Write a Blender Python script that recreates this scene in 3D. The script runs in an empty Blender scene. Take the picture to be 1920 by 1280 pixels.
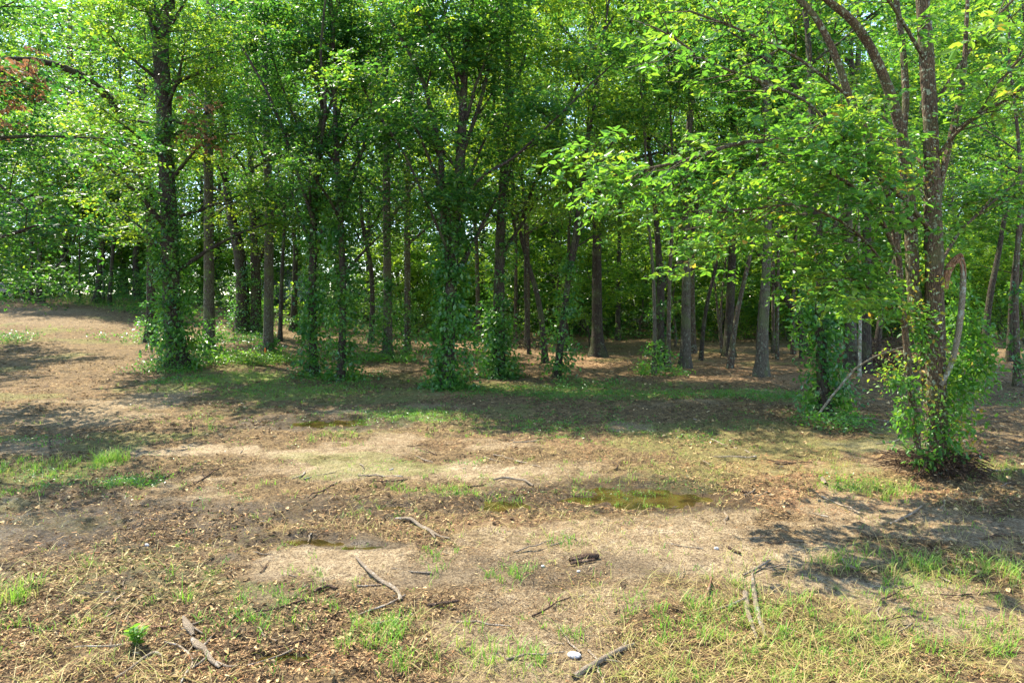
import bpy, math, random
import numpy as np
from mathutils import Vector

sc = bpy.context.scene
C = sc.collection
rad = math.radians
# ------------------------------------------------------------------ camera
H = 2.2                      # eye height
FPX = 1280.0                 # focal length in photo pixels (24 mm on 36 mm, 1920 wide)
HOR = 550.0                  # horizon row in the photo
cam = bpy.data.cameras.new("camera")
cam.lens = 24; cam.sensor_width = 36
cam.shift_y = -(640 - HOR) / 1920
cam.clip_start = 0.05; cam.clip_end = 2000
camo = bpy.data.objects.new("camera", cam)
camo.location = (0, 0, H); camo.rotation_euler = (rad(90), 0, 0)
C.objects.link(camo); sc.camera = camo
# ------------------------------------------------------------------ light
SUN_EL, SUN_AZ = rad(56), (-0.72, 0.69)
sd = Vector((SUN_AZ[0] * math.cos(SUN_EL), SUN_AZ[1] * math.cos(SUN_EL), math.sin(SUN_EL))).normalized()
w = bpy.data.worlds.new("World"); sc.world = w; w.use_nodes = True
nt = w.node_tree; nt.nodes.clear()
sky = nt.nodes.new("ShaderNodeTexSky"); sky.sky_type = 'NISHITA'; sky.sun_disc = False
sky.dust_density = 0.0; sky.ozone_density = 2.0; sky.air_density = .9; sky.sun_elevation = SUN_EL; sky.sun_rotation = math.atan2(SUN_AZ[0], SUN_AZ[1])
bg = nt.nodes.new("ShaderNodeBackground"); bg.inputs[1].default_value = 0.15
wo = nt.nodes.new("ShaderNodeOutputWorld")
hsv = nt.nodes.new('ShaderNodeHueSaturation'); hsv.inputs['Saturation'].default_value = .9
nt.links.new(sky.outputs[0], hsv.inputs['Color']); nt.links.new(hsv.outputs[0], bg.inputs[0]); nt.links.new(bg.outputs[0], wo.inputs[0])
sl = bpy.data.lights.new("sun", 'SUN'); sl.energy = 3.9; sl.angle = rad(0.5); sl.color = (1.0, 0.93, 0.78)
so = bpy.data.objects.new("sun", sl); C.objects.link(so)
so.rotation_euler = sd.to_track_quat('Z', 'Y').to_euler(); so.location = sd * 60
sc.view_settings.view_transform = 'Standard'; sc.view_settings.look = 'None'
sc.view_settings.exposure = 2.14; sc.view_settings.gamma = 1
sc.render.engine = 'CYCLES'
sc.cycles.max_bounces = 8; sc.cycles.diffuse_bounces = 5; sc.cycles.glossy_bounces = 2
sc.cycles.transmission_bounces = 5; sc.cycles.transparent_max_bounces = 4
sc.cycles.caustics_reflective = False; sc.cycles.caustics_refractive = False
sc.cycles.use_denoising = True; sc.cycles.denoising_prefilter = 'ACCURATE'

# ------------------------------------------------------------------ helpers
RS = np.random.RandomState
def sstep(t):
    t = np.clip(t, 0, 1); return t * t * (3 - 2 * t)
def vnoise(x, y, seed=0):
    xi = np.floor(x).astype(np.int64); yi = np.floor(y).astype(np.int64)
    fx = x - xi; fy = y - yi
    def h(a, b):
        n = (a * 374761393 + b * 668265263 + seed * 1442695041) & 0xffffffff
        n = ((n ^ (n >> 13)) * 1274126177) & 0xffffffff
        return ((n ^ (n >> 16)) & 0xffff) / 65535.0
    u = fx * fx * (3 - 2 * fx); v = fy * fy * (3 - 2 * fy)
    return (h(xi, yi) * (1 - u) + h(xi + 1, yi) * u) * (1 - v) + (h(xi, yi + 1) * (1 - u) + h(xi + 1, yi + 1) * u) * v
def fbm(x, y, oct=4, seed=0):
    s = 0; a = 0.5
    for i in range(oct):
        s = s + a * vnoise(x * 2 ** i, y * 2 ** i, seed + i); a *= 0.5
    return s / (1 - 0.5 ** oct)
def terrain(x, y):
    x = np.asarray(x, float); y = np.asarray(y, float)
    z = 1.95 * sstep((y - 13) / 25) * sstep((-x - 1) / 25)
    z = z + 0.10 * (fbm(x * .22 + 7, y * .22 + 3, 2, 5) - .5) * sstep((y - 5) / 8)
    return z
def gz(x, y): return float(terrain(x, y))
def pt(px, py, Y): return ((px - 960) / FPX * Y, Y, H - (py - HOR) / FPX * Y)
_Y = 1.4 * np.power(90 / 1.4, np.linspace(0, 1, 6000))
def ground_at(px, py):
    """depth where the line of sight through a photo pixel meets the terrain"""
    X = (px - 960) / FPX * _Y; Z = H - (py - HOR) / FPX * _Y
    below = np.nonzero(Z <= terrain(X, _Y))[0]
    Y = _Y[below[0]] if len(below) else 60.0
    x = (px - 960) / FPX * Y
    return (float(x), float(Y), gz(x, Y))

def mesh_from(name, V, F, tint=None, smooth=False, nper=4):
    """V (n,3), F (m,nper)"""
    me = bpy.data.meshes.new(name)
    V = np.ascontiguousarray(V, dtype=np.float32); F = np.ascontiguousarray(F, dtype=np.int32)
    me.vertices.add(len(V)); me.vertices.foreach_set('co', V.ravel())
    me.loops.add(F.size); me.loops.foreach_set('vertex_index', F.ravel())
    me.polygons.add(len(F)); me.polygons.foreach_set('loop_start', np.arange(0, F.size, F.shape[1], dtype=np.int32))
    me.polygons.foreach_set('use_smooth', np.full(len(F), smooth))
    if tint is not None:
        a = me.attributes.new('tint', 'FLOAT', 'FACE'); a.data.foreach_set('value', np.ascontiguousarray(tint, dtype=np.float32))
    me.update(calc_edges=True)
    return me
def link(name, me, mat, parent=None, loc=None):
    o = bpy.data.objects.new(name, me); C.objects.link(o)
    if mat is not None and me is not None and not me.materials: me.materials.append(mat)
    if parent is not None: o.parent = parent
    if loc is not None: o.location = loc
    return o
def tag(o, label, cat, group=None, kind=None):
    if label: o['label'] = label
    if cat: o['category'] = cat
    if group: o['group'] = group
    if kind: o['kind'] = kind
    return o
def empty(name, loc):
    o = bpy.data.objects.new(name, None); C.objects.link(o); o.location = loc; o.empty_display_size = .3; return o

class Tubes:
    def __init__(s): s.V = []; s.F = []; s.n = 0
    def add(s, P, R, k=6, seed=0, rough=0.0):
        P = np.asarray(P, float); R = np.asarray(R, float); n = len(P)
        T = np.gradient(P, axis=0); T /= (np.linalg.norm(T, axis=1)[:, None] + 1e-9)
        ref = np.array([0.31, 0.95, 0.05]) if abs(T[:, 2]).mean() > .5 else np.array([0.03, 0.05, 1.0])
        U = np.cross(T, ref); U /= (np.linalg.norm(U, axis=1)[:, None] + 1e-9)
        W = np.cross(T, U)
        a = np.arange(k) / k * 2 * math.pi
        rr = np.ones((n, k))
        if rough:
            r = RS(seed); rr = 1 + rough * (r.rand(1, k) - .5) * 2 + rough * .5 * (r.rand(n, k) - .5) * 2
        V = P[:, None, :] + (U[:, None, :] * np.cos(a)[None, :, None] + W[:, None, :] * np.sin(a)[None, :, None]) * (R[:, None] * rr)[:, :, None]
        V = V.reshape(-1, 3)
        i = np.arange(n - 1)[:, None] * k; j = np.arange(k)[None, :]; j2 = (j + 1) % k
        F = np.stack([i + j, i + j2, i + k + j2, i + k + j], -1).reshape(-1, 4)
        s.V.append(V); s.F.append(F + s.n); s.n += len(V)
        # closed tip
        s.V.append(P[-1:] + T[-1:] * R[-1] * .6); c = s.n; s.n += 1
        b = c - k
        s.F.append(np.array([[b + q, b + (q + 1) % k, c, c] for q in range(k)])) if False else None
        tip = np.array([[b + q, b + (q + 1) % k, c, b + q] for q in range(0)])
        return V
    def build(s, name, mat, parent=None, off=(0, 0, 0), smooth=True):
        V = np.concatenate(s.V) - np.array(off); F = np.concatenate(s.F)
        return link(name, mesh_from(name, V, F, smooth=smooth), mat, parent)
    def mesh(s, name, off=(0, 0, 0)):
        return mesh_from(name, np.concatenate(s.V) - np.array(off), np.concatenate(s.F), smooth=True)

def resample(P, n):
    P = np.asarray(P, float); d = np.r_[0, np.cumsum(np.linalg.norm(np.diff(P, axis=0), axis=1))]
    t = np.linspace(0, d[-1], n)
    return np.stack([np.interp(t, d, P[:, i]) for i in range(P.shape[1])], 1)
def smooth_poly(P, n, it=2):
    Q = resample(P, n)
    for _ in range(it): Q[1:-1] = .25 * Q[:-2] + .5 * Q[1:-1] + .25 * Q[2:]
    return Q

# leaf templates: (along, across, up)
LQ = (np.array([[0, 0, 0], [.42, .30, .05], [1, 0, -.06], [.42, -.30, .05]]), np.array([[0, 1, 2, 3]]))
LH = (np.array([[0, 0, 0], [.30, .25, .05], [.70, .20, .03], [1, 0, -.10], [.70, -.20, .03], [.30, -.25, .05]]),
      np.array([[0, 1, 2, 3], [0, 3, 4, 5]]))
def leaf_mesh(name, pos, d, nrm, size, tint, tmpl=LQ):
    d = d / (np.linalg.norm(d, axis=1)[:, None] + 1e-9)
    wv = np.cross(nrm, d); wv /= (np.linalg.norm(wv, axis=1)[:, None] + 1e-9)
    nv = np.cross(d, wv)
    tv, tf = tmpl; n = len(pos); k = len(tv)
    V = pos[:, None, :] + size[:, None, None] * (d[:, None, :] * tv[None, :, 0:1] + wv[:, None, :] * tv[None, :, 1:2] + nv[:, None, :] * tv[None, :, 2:3])
    F = (np.arange(n)[:, None, None] * k + tf[None]).reshape(-1, 4)
    return mesh_from(name, V.reshape(-1, 3), F, tint=np.repeat(tint, len(tf)))
def cluster_leaves(cent, crad, ctint, ntw, nlf, size, rng, axis, flat=.42, spread=.55):
    """leafy sprays: twigs around each cluster centre with alternating leaves"""
    K = len(cent); n = K * ntw
    c = np.repeat(cent, ntw, 0); r = np.repeat(crad, ntw); tt = np.repeat(ctint, ntw)
    st = c + rng.randn(n, 3) * (r * spread)[:, None] * np.array([1, 1, flat])
    out = st - axis; out[:, 2] = 0; out /= (np.linalg.norm(out, axis=1)[:, None] + 1e-6)
    D = out * .6 + rng.randn(n, 3) * .6 * np.array([1, 1, .45]); D[:, 2] -= .08
    D /= np.linalg.norm(D, axis=1)[:, None]
    L = r * rng.uniform(.45, 1.0, n)
    t = (np.arange(nlf) + .6) / nlf
    pos = st[:, None, :] + D[:, None, :] * (L[:, None] * t[None, :])[:, :, None]
    pos[:, :, 2] -= (L[:, None] * t[None, :] ** 2) * .18
    side = np.cross(D, np.array([0, 0, 1.])); side /= (np.linalg.norm(side, axis=1)[:, None] + 1e-6)
    sg = np.where(np.arange(nlf) % 2 == 0, 1, -1)[None, :, None]
    ld = D[:, None, :] * .5 + side[:, None, :] * sg * .8 + rng.randn(n, nlf, 3) * .3; ld[:, :, 2] -= .12
    nm = np.array([0, 0, 1.]) + rng.randn(n, nlf, 3) * .5
    sz = size * rng.uniform(.6, 1.3, (n, nlf))
    ti = np.clip(tt[:, None] + rng.randn(n, nlf) * .13, 0, 1)
    twigs = (st, st + D * L[:, None])
    return pos.reshape(-1, 3), ld.reshape(-1, 3), nm.reshape(-1, 3), sz.ravel(), ti.ravel(), twigs

# ------------------------------------------------------------------ materials
def new_mat(name):
    m = bpy.data.materials.new(name); m.use_nodes = True; n = m.node_tree; n.nodes.clear(); return m, n
def N(n, t, **kw):
    x = n.nodes.new(t)
    for k, v in kw.items():
        if k.startswith('i_'): x.inputs[int(k[2:])].default_value = v
        else: setattr(x, k, v)
    return x
def ramp(n, fac, stops):
    r = n.nodes.new("ShaderNodeValToRGB"); e = r.color_ramp.elements
    while len(e) > 1: e.remove(e[-1])
    e[0].position = stops[0][0]; e[0].color = (*stops[0][1], 1)
    for p, c in stops[1:]:
        q = e.new(p); q.color = (*c, 1)
    n.links.new(fac, r.inputs[0]); return r
def leaf_mat(name, cols, trans, tfac=.45, rough=.42, spec=.32):
    m, n = new_mat(name)
    at = N(n, "ShaderNodeAttribute", attribute_name='tint')
    r = ramp(n, at.outputs['Fac'], cols); r2 = ramp(n, at.outputs['Fac'], trans)
    p = N(n, "ShaderNodeBsdfPrincipled"); p.inputs['Roughness'].default_value = rough
    p.inputs['Specular IOR Level'].default_value = spec
    t = N(n, "ShaderNodeBsdfTranslucent")
    mx = N(n, "ShaderNodeMixShader"); mx.inputs[0].default_value = tfac
    o = N(n, "ShaderNodeOutputMaterial")
    n.links.new(r.outputs[0], p.inputs['Base Color']); n.links.new(r2.outputs[0], t.inputs[0])
    n.links.new(p.outputs[0], mx.inputs[1]); n.links.new(t.outputs[0], mx.inputs[2]); n.links.new(mx.outputs[0], o.inputs[0])
    return m
M = {}
M['leaf'] = leaf_mat('leaf_green', [(0, (.014, .052, .014)), (.5, (.034, .100, .020)), (1, (.13, .20, .024))],
                     [(0, (.03, .14, .02)), (.5, (.13, .33, .028)), (1, (.52, .64, .03))], .48)
M['leaf_hero'] = leaf_mat('leaf_bright', [(0, (.03, .10, .025)), (.5, (.06, .16, .03)), (.9, (.13, .22, .03)), (1, (.30, .20, .03))],
                     [(0, (.09, .28, .03)), (.5, (.20, .45, .03)), (.9, (.45, .60, .04)), (1, (.6, .4, .04))], .45, .36)
M['leaf_ivy'] = leaf_mat('leaf_ivy', [(0, (.020, .085, .020)), (.5, (.055, .15, .024)), (1, (.12, .22, .028))],
                     [(0, (.06, .24, .03)), (.5, (.15, .42, .03)), (1, (.34, .55, .035))], .42, .32, .6)
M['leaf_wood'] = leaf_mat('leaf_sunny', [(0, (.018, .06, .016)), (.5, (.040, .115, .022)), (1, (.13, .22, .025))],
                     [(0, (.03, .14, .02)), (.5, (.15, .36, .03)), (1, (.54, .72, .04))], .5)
M['dead_leaf'] = leaf_mat('dead_leaf', [(0, (.20, .09, .04)), (1, (.42, .23, .11))], [(0, (.26, .11, .04)), (1, (.48, .25, .11))], .35, .7, .2)
M['grass'] = leaf_mat('grass_blade', [(0, (.06, .17, .025)), (.6, (.15, .30, .03)), (.85, (.30, .30, .07)), (1, (.46, .34, .15))],
                     [(0, (.12, .32, .03)), (.6, (.28, .52, .04)), (.85, (.45, .45, .1)), (1, (.5, .4, .2))], .4, .5, .3)
M['litter'] = leaf_mat('plant_litter', [(0, (.018, .010, .005)), (.35, (.075, .042, .020)), (.6, (.20, .12, .052)), (.8, (.40, .27, .12)), (.93, (.58, .43, .22)), (1, (.36, .175, .075))],
                     [(0, (.03, .02, .01)), (1, (.2, .1, .05))], .08, .8, .2)

def bark_mat(name, dark, light, lichen, lichen_amt, scale=1.0, moss=0.0, ls=14):
    m, n = new_mat(name)
    tc = N(n, "ShaderNodeTexCoord"); oi = N(n, "ShaderNodeObjectInfo")
    ad = N(n, "ShaderNodeVectorMath", operation='ADD'); mp = N(n, "ShaderNodeMapping")
    mp.inputs['Scale'].default_value = (14 * scale, 14 * scale, 2.6 * scale)
    n.links.new(tc.outputs['Object'], ad.inputs[0]); n.links.new(oi.outputs['Random'], ad.inputs[1]); n.links.new(ad.outputs[0], mp.inputs[0])
    vo = N(n, "ShaderNodeTexVoronoi"); vo.feature = 'DISTANCE_TO_EDGE'; vo.inputs['Scale'].default_value = 2.2
    n.links.new(mp.outputs[0], vo.inputs['Vector'])
    no = N(n, "ShaderNodeTexNoise"); no.inputs['Scale'].default_value = 2.5; no.inputs['Detail'].default_value = 6; no.inputs['Roughness'].default_value = .7
    n.links.new(mp.outputs[0], no.inputs['Vector'])
    mu = N(n, "ShaderNodeMath", operation='MULTIPLY'); n.links.new(vo.outputs['Distance'], mu.inputs[0]); mu.inputs[1].default_value = 1.6
    ad2 = N(n, "ShaderNodeMath", operation='MULTIPLY_ADD'); n.links.new(no.outputs['Fac'], ad2.inputs[0]); ad2.inputs[1].default_value = .9; n.links.new(mu.outputs[0], ad2.inputs[2])
    r = ramp(n, ad2.outputs[0], [(.3, dark), (.62, tuple((a + b) / 2 for a, b in zip(dark, light))), (.95, light)])
    # lichen / moss blotches
    no2 = N(n, "ShaderNodeTexNoise"); no2.inputs['Scale'].default_value = ls; no2.inputs['Detail'].default_value = 5; no2.inputs['Roughness'].default_value = .65
    n.links.new(ad.outputs[0], no2.inputs['Vector'])
    r2 = ramp(n, no2.outputs['Fac'], [(.60 - lichen_amt * .2, (0, 0, 0)), (.63 - lichen_amt * .2, (1, 1, 1))])
    mx = N(n, "ShaderNodeMixRGB"); n.links.new(r2.outputs[0], mx.inputs[0]); n.links.new(r.outputs[0], mx.inputs[1]); mx.inputs[2].default_value = (*lichen, 1)
    col = mx.outputs[0]
    if moss:
        no3 = N(n, "ShaderNodeTexNoise"); no3.inputs['Scale'].default_value = 3.1; no3.inputs['Detail'].default_value = 4
        n.links.new(ad.outputs[0], no3.inputs['Vector'])
        r3 = ramp(n, no3.outputs['Fac'], [(.5, (0, 0, 0)), (.62, (moss, moss, moss))])
        m3 = N(n, "ShaderNodeMixRGB"); n.links.new(r3.outputs[0], m3.inputs[0]); n.links.new(col, m3.inputs[1]); m3.inputs[2].default_value = (.10, .13, .04, 1)
        col = m3.outputs[0]
    p = N(n, "ShaderNodeBsdfPrincipled"); p.inputs['Roughness'].default_value = .88; p.inputs['Specular IOR Level'].default_value = .25
    bp = N(n, "ShaderNodeBump"); bp.inputs['Strength'].default_value = .9; bp.inputs['Distance'].default_value = .03
    n.links.new(ad2.outputs[0], bp.inputs['Height']); n.links.new(bp.outputs[0], p.inputs['Normal'])
    n.links.new(col, p.inputs['Base Color'])
    o = N(n, "ShaderNodeOutputMaterial"); n.links.new(p.outputs[0], o.inputs[0]); return m
M['bark'] = bark_mat('bark_brown', (.020, .014, .010), (.125, .088, .058), (.17, .20, .14), .15, 1, .4)
M['bark_dark'] = bark_mat('bark_dark', (.010, .008, .006), (.065, .048, .034), (.11, .13, .09), .0, 1, .3)
M['bark_grey'] = bark_mat('bark_grey', (.024, .020, .014), (.13, .108, .075), (.17, .19, .13), .08, 1.2, .5)
M['bark_hero'] = bark_mat('bark_lichen', (.018, .012, .007), (.17, .112, .064), (.30, .34, .22), .15, 1.9, .35, 20)
M['bark_pale'] = bark_mat('bark_pale', (.12, .09, .055), (.42, .36, .25), (.44, .46, .36), .3, 4.0)
M['bark_red'] = bark_mat('bark_torn_wood', (.11, .05, .025), (.40, .22, .12), (.5, .35, .22), .1, 2.0)
M['wood_dry'] = bark_mat('dry_wood', (.17, .12, .075), (.50, .39, .27), (.52, .45, .36), .1, 4.0)
M['wood_dark'] = bark_mat('rotten_wood', (.02, .014, .01), (.15, .085, .05), (.3, .2, .12), .1, 3.0)

def plain(name, col, rough=.6, metal=0, spec=.5, noise=0):
    m, n = new_mat(name)
    p = N(n, "ShaderNodeBsdfPrincipled"); p.inputs['Roughness'].default_value = rough; p.inputs['Metallic'].default_value = metal
    p.inputs['Specular IOR Level'].default_value = spec
    no = N(n, "ShaderNodeTexNoise"); no.inputs['Scale'].default_value = 6; no.inputs['Detail'].default_value = 5
    tc = N(n, "ShaderNodeTexCoord"); n.links.new(tc.outputs['Object'], no.inputs['Vector'])
    k = .7 if noise == 0 else 1 - noise
    r = ramp(n, no.outputs['Fac'], [(.3, tuple(c * (1 - (1 - k) * .5) for c in col)), (.7, col)])
    n.links.new(r.outputs[0], p.inputs['Base Color'])
    o = N(n, "ShaderNodeOutputMaterial"); n.links.new(p.outputs[0], o.inputs[0]); return m
M['paint_dark'] = plain('car_paint_dark', (.02, .022, .05), .2, .2, .6, .1)
M['paint_white'] = plain('car_paint_white', (.75, .76, .78), .3, 0, .6, .1)
M['glass'] = plain('car_glass', (.02, .03, .03), .05, 0, .8, .1)
M['rubber'] = plain('tyre_rubber', (.02, .02, .02), .8)
M['steel'] = plain('wheel_steel', (.4, .4, .42), .35, .8)
M['siding'] = plain('pale_siding', (.55, .57, .66), .6, 0, .4, .15)
M['roofing'] = plain('grey_roofing', (.16, .16, .17), .8)
M['skirting'] = plain('dark_skirting', (.05, .035, .035), .8)
M['orange'] = plain('orange_paint', (.75, .16, .03), .6, 0, .4, .2)
M['limestone'] = plain('white_stone', (.50, .47, .42), .8, 0, .3, .35)
M['headlight'] = plain('lamp_lens', (.7, .7, .72), .1)

# ---- ground material
PATCH = []   # (x, y, rx, ry, channel, strength): 0 sand 1 moss 2 wet 3 red mulch
def patch(px, py, rx, ry, ch, s=1.0):
    a = ground_at(px, py); Y = a[1]
    up = ground_at(px, max(py - ry, HOR + 14)); dn = ground_at(px, py + ry)
    PATCH.append((a[0], (up[1] + dn[1]) / 2, rx / FPX * Y, max((up[1] - dn[1]) / 2, .12), ch, s))
for a in [(400, 846, 160, 13, 0, 1), (590, 850, 170, 10, 0, .9), (640, 880, 160, 22, 0, .8), (860, 885, 330, 24, 0, .95), (1020, 880, 190, 20, 0, .6),
          (640, 772, 60, 8, 0, .8), (820, 762, 70, 7, 0, .6), (100, 790, 200, 26, 0, .65), (60, 845, 90, 10, 0, .7), (150, 607, 200, 16, 0, .4), (60, 585, 120, 14, 0, .4),
          (220, 668, 190, 10, 0, .3), (620, 1045, 130, 40, 0, 1.3), (690, 1085, 90, 30, 0, .5), (1300, 1000, 330, 30, 0, .85), (1420, 1040, 260, 36, 0, .9),
          (1650, 1100, 240, 30, 0, .8), (1830, 1150, 180, 40, 0, .7), (960, 1160, 130, 24, 0, .55), (800, 1200, 160, 40, 0, .4), (1000, 1250, 190, 24, 0, .4),
          (170, 1225, 60, 14, 0, .5), (120, 970, 90, 12, 0, .4), (1230, 760, 100, 6, 0, .35), (1330, 760, 70, 6, 0, .3), (470, 700, 90, 7, 0, .4),
          (330, 640, 130, 8, 0, .5), (740, 690, 50, 8, 0, .4),
          (420, 712, 120, 22, 1, 1), (560, 738, 150, 16, 1, .9), (470, 676, 60, 10, 1, .8), (720, 745, 120, 14, 1, .7), (780, 778, 110, 16, 1, .8), (1000, 728, 330, 14, 1, .7),
          (1250, 738, 260, 11, 1, .9), (1450, 745, 150, 9, 1, .7), (880, 800, 150, 22, 1, .35), (1100, 800, 200, 22, 1, .35), (80, 886, 110, 22, 1, .6), (205, 868, 40, 10, 1, 1),
          (250, 905, 70, 14, 1, .6), (650, 812, 80, 10, 1, .4), (420, 770, 160, 14, 1, .3), (230, 577, 90, 6, 1, 1), (110, 618, 60, 6, 1, .5), (20, 640, 40, 14, 1, .5),
          (1740, 1070, 120, 30, 1, .6), (1640, 915, 80, 22, 1, .6), (850, 925, 120, 12, 1, .3), (520, 1145, 130, 40, 1, .35), (1380, 1150, 160, 50, 1, .35),
          (1650, 1190, 260, 60, 1, .3), (700, 612, 60, 9, 1, 1), (1880, 880, 60, 20, 1, .5), (20, 1120, 60, 50, 1, .4), (720, 1185, 60, 30, 1, .5), (0, 820, 60, 8, 1, .6),
          (260, 985, 330, 70, 2, 1.0), (560, 960, 260, 36, 2, .8), (180, 1130, 220, 60, 2, .55), (1000, 1075, 230, 40, 2, .6), (500, 1215, 130, 40, 2, .9), (1050, 940, 300, 26, 2, 1.1), (620, 792, 140, 14, 2, 1.2), (600, 1012, 130, 16, 2, .9),
          (460, 1120, 200, 50, 2, .4), (900, 1130, 160, 24, 2, .4), (880, 1185, 200, 26, 2, .45),
          (1500, 880, 280, 26, 3, .9), (1650, 935, 230, 30, 3, 1), (1400, 850, 250, 20, 3, .5), (1200, 690, 400, 30, 3, .85), (1450, 700, 200, 22, 3, .9), (1750, 860, 200, 20, 3, .6),
          (830, 740, 110, 10, 3, .8), (150, 720, 330, 40, 3, .35), (1100, 830, 400, 16, 3, .5), (600, 1240, 300, 40, 3, .5), (1000, 980, 300, 22, 3, .5), (1300, 940, 300, 24, 3, .5),
          (800, 660, 300, 22, 3, .6), (1850, 700, 150, 30, 3, .6), (1150, 1000, 260, 30, 3, .4), (60, 1200, 200, 60, 3, .4)]:
    patch(*a)
def masks(x, y):
    x = np.asarray(x, float); y = np.asarray(y, float)
    ch = [np.zeros_like(x) for _ in range(4)]
    n1 = fbm(x * .9 + 31, y * .9 + 11, 4, 21); n2 = fbm(x * 3.2, y * 3.2, 4, 33)
    for (cx, cy, rx, ry, c, s) in PATCH:
        d = np.sqrt(((x - cx) / rx) ** 2 + ((y - cy) / ry) ** 2)
        v = s * sstep((1.45 - d + (n1 - .5) * 1.5 + (n2 - .5) * 1.3) / 1.25)
        ch[c] = np.maximum(ch[c], v)
    # scattered natural variation outside the listed patches
    b = fbm(x * .55 + 3, y * .8 + 9, 4, 71); ch[0] = np.maximum(ch[0], .65 * sstep((b - .60) / .10) * (y < 16))
    b = fbm(x * .5 + 13, y * .7 + 29, 4, 91); ch[1] = np.maximum(ch[1], .5 * sstep((b - .60) / .1))
    lawn = sstep((y - 42) / 2) * sstep((-x + 2) / 6); ch[1] = np.maximum(ch[1], lawn)
    return ch
def ground_mat():
    m, n = new_mat('forest_floor')
    at = N(n, "ShaderNodeAttribute", attribute_name='mask'); sp = N(n, "ShaderNodeSeparateColor"); n.links.new(at.outputs['Color'], sp.inputs[0])
    tc = N(n, "ShaderNodeTexCoord"); P = tc.outputs['Object']
    def noise(scale, detail=5, rough=.6, dist=0):
        q = N(n, "ShaderNodeTexNoise"); q.inputs['Scale'].default_value = scale; q.inputs['Detail'].default_value = detail
        q.inputs['Roughness'].default_value = rough; q.inputs['Distortion'].default_value = dist; n.links.new(P, q.inputs['Vector']); return q.outputs['Fac']
    def mix(f, a, b):
        q = N(n, "ShaderNodeMixRGB"); n.links.new(f, q.inputs[0])
        for i, v in ((1, a), (2, b)):
            if isinstance(v, tuple): q.inputs[i].default_value = (*v, 1)
            else: n.links.new(v, q.inputs[i])
        return q.outputs[0]
    def thr(f, mask, lo, hi):   # mask broken up by noise
        a = N(n, "ShaderNodeMath", operation='ADD'); n.links.new(f, a.inputs[0]); n.links.new(mask, a.inputs[1])
        r = ramp(n, a.outputs[0], [(0, (0, 0, 0)), (1, (1, 1, 1))]); 
        mr = N(n, "ShaderNodeMapRange"); mr.inputs[1].default_value = lo; mr.inputs[2].default_value = hi; n.links.new(a.outputs[0], mr.inputs[0]); n.nodes.remove(r)
        return mr.outputs[0]
    fine = noise(70, 6, .75); mid = noise(14, 6, .7, .6); big = noise(1.3, 4, .6)
    soil = ramp(n, mid, [(.34, (.022, .012, .005)), (.5, (.115, .070, .028)), (.66, (.31, .212, .090))]).outputs[0]
    fr = ramp(n, fine, [(.40, (.016, .009, .004)), (.5, (.15, .090, .036)), (.60, (.48, .33, .145))]).outputs[0]
    f0 = N(n, "ShaderNodeMath", operation='MULTIPLY'); f0.inputs[0].default_value = .55; f0.inputs[1].default_value = 1
    q = N(n, "ShaderNodeMixRGB"); q.inputs[0].default_value = .5; n.links.new(soil, q.inputs[1]); n.links.new(fr, q.inputs[2]); base = q.outputs[0]
    co = ramp(n, noise(4.5, 8, .75, 1.0), [(.40, (.42, .40, .38)), (.52, (1, 1, 1)), (.66, (1.35, 1.3, 1.22))]).outputs[0]
    q2 = N(n, 'ShaderNodeMixRGB', blend_type='MULTIPLY'); q2.inputs[0].default_value = .8; n.links.new(base, q2.inputs[1]); n.links.new(co, q2.inputs[2]); base = q2.outputs[0]
    redc = ramp(n, mid, [(.3, (.085, .042, .020)), (.5, (.24, .135, .062)), (.7, (.50, .35, .18))]).outputs[0]
    base = mix(thr(mid, sp.outputs[2], 2, 3), base, base) if False else base
    al = at.outputs['Alpha']
    base = mix(thr(fine, al, .75, 1.35), base, redc)
    sandc = ramp(n, noise(5, 7, .65), [(.3, (.25, .175, .090)), (.55, (.42, .315, .18)), (.75, (.54, .43, .28))]).outputs[0]
    sandc = mix(ramp(n, fine, [(.40, (1, 1, 1)), (.50, (0, 0, 0))]).outputs[0], sandc, (.10, .062, .032))
    sandc = mix(ramp(n, noise(24, 7, .85, .5), [(.42, (1, 1, 1)), (.50, (0, 0, 0))]).outputs[0], sandc, (.11, .068, .034))
    brk = N(n, 'ShaderNodeMath', operation='MULTIPLY_ADD'); n.links.new(noise(38, 7, .8, .4), brk.inputs[0]); brk.inputs[1].default_value = 1.3; n.links.new(mid, brk.inputs[2])
    base = mix(thr(brk.outputs[0], sp.outputs[0], 1.38, 2.0), base, sandc)
    mossc = ramp(n, fine, [(.32, (.055, .065, .018)), (.52, (.15, .18, .035)), (.66, (.32, .33, .08))]).outputs[0]
    base = mix(thr(mid, sp.outputs[1], .72, 1.5), base, mossc)
    # wet mud: really darker and glossier
    wet = thr(mid, sp.outputs[2], .70, 1.25)
    hs = N(n, "ShaderNodeMixRGB", blend_type='MULTIPLY'); n.links.new(wet, hs.inputs[0]); n.links.new(base, hs.inputs[1]); hs.inputs[2].default_value = (.46, .44, .42, 1)
    p = N(n, "ShaderNodeBsdfPrincipled"); n.links.new(hs.outputs[0], p.inputs['Base Color'])
    mr = N(n, "ShaderNodeMapRange"); n.links.new(wet, mr.inputs[0]); mr.inputs[3].default_value = .95; mr.inputs[4].default_value = .40; n.links.new(mr.outputs[0], p.inputs['Roughness'])
    p.inputs['Specular IOR Level'].default_value = .3
    add = N(n, "ShaderNodeMath", operation='MULTIPLY_ADD'); n.links.new(fine, add.inputs[0]); add.inputs[1].default_value = .6; n.links.new(mid, add.inputs[2])
    bp = N(n, "ShaderNodeBump"); bp.inputs['Strength'].default_value = .95; bp.inputs['Distance'].default_value = .05; n.links.new(add.outputs[0], bp.inputs['Height'])
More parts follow.
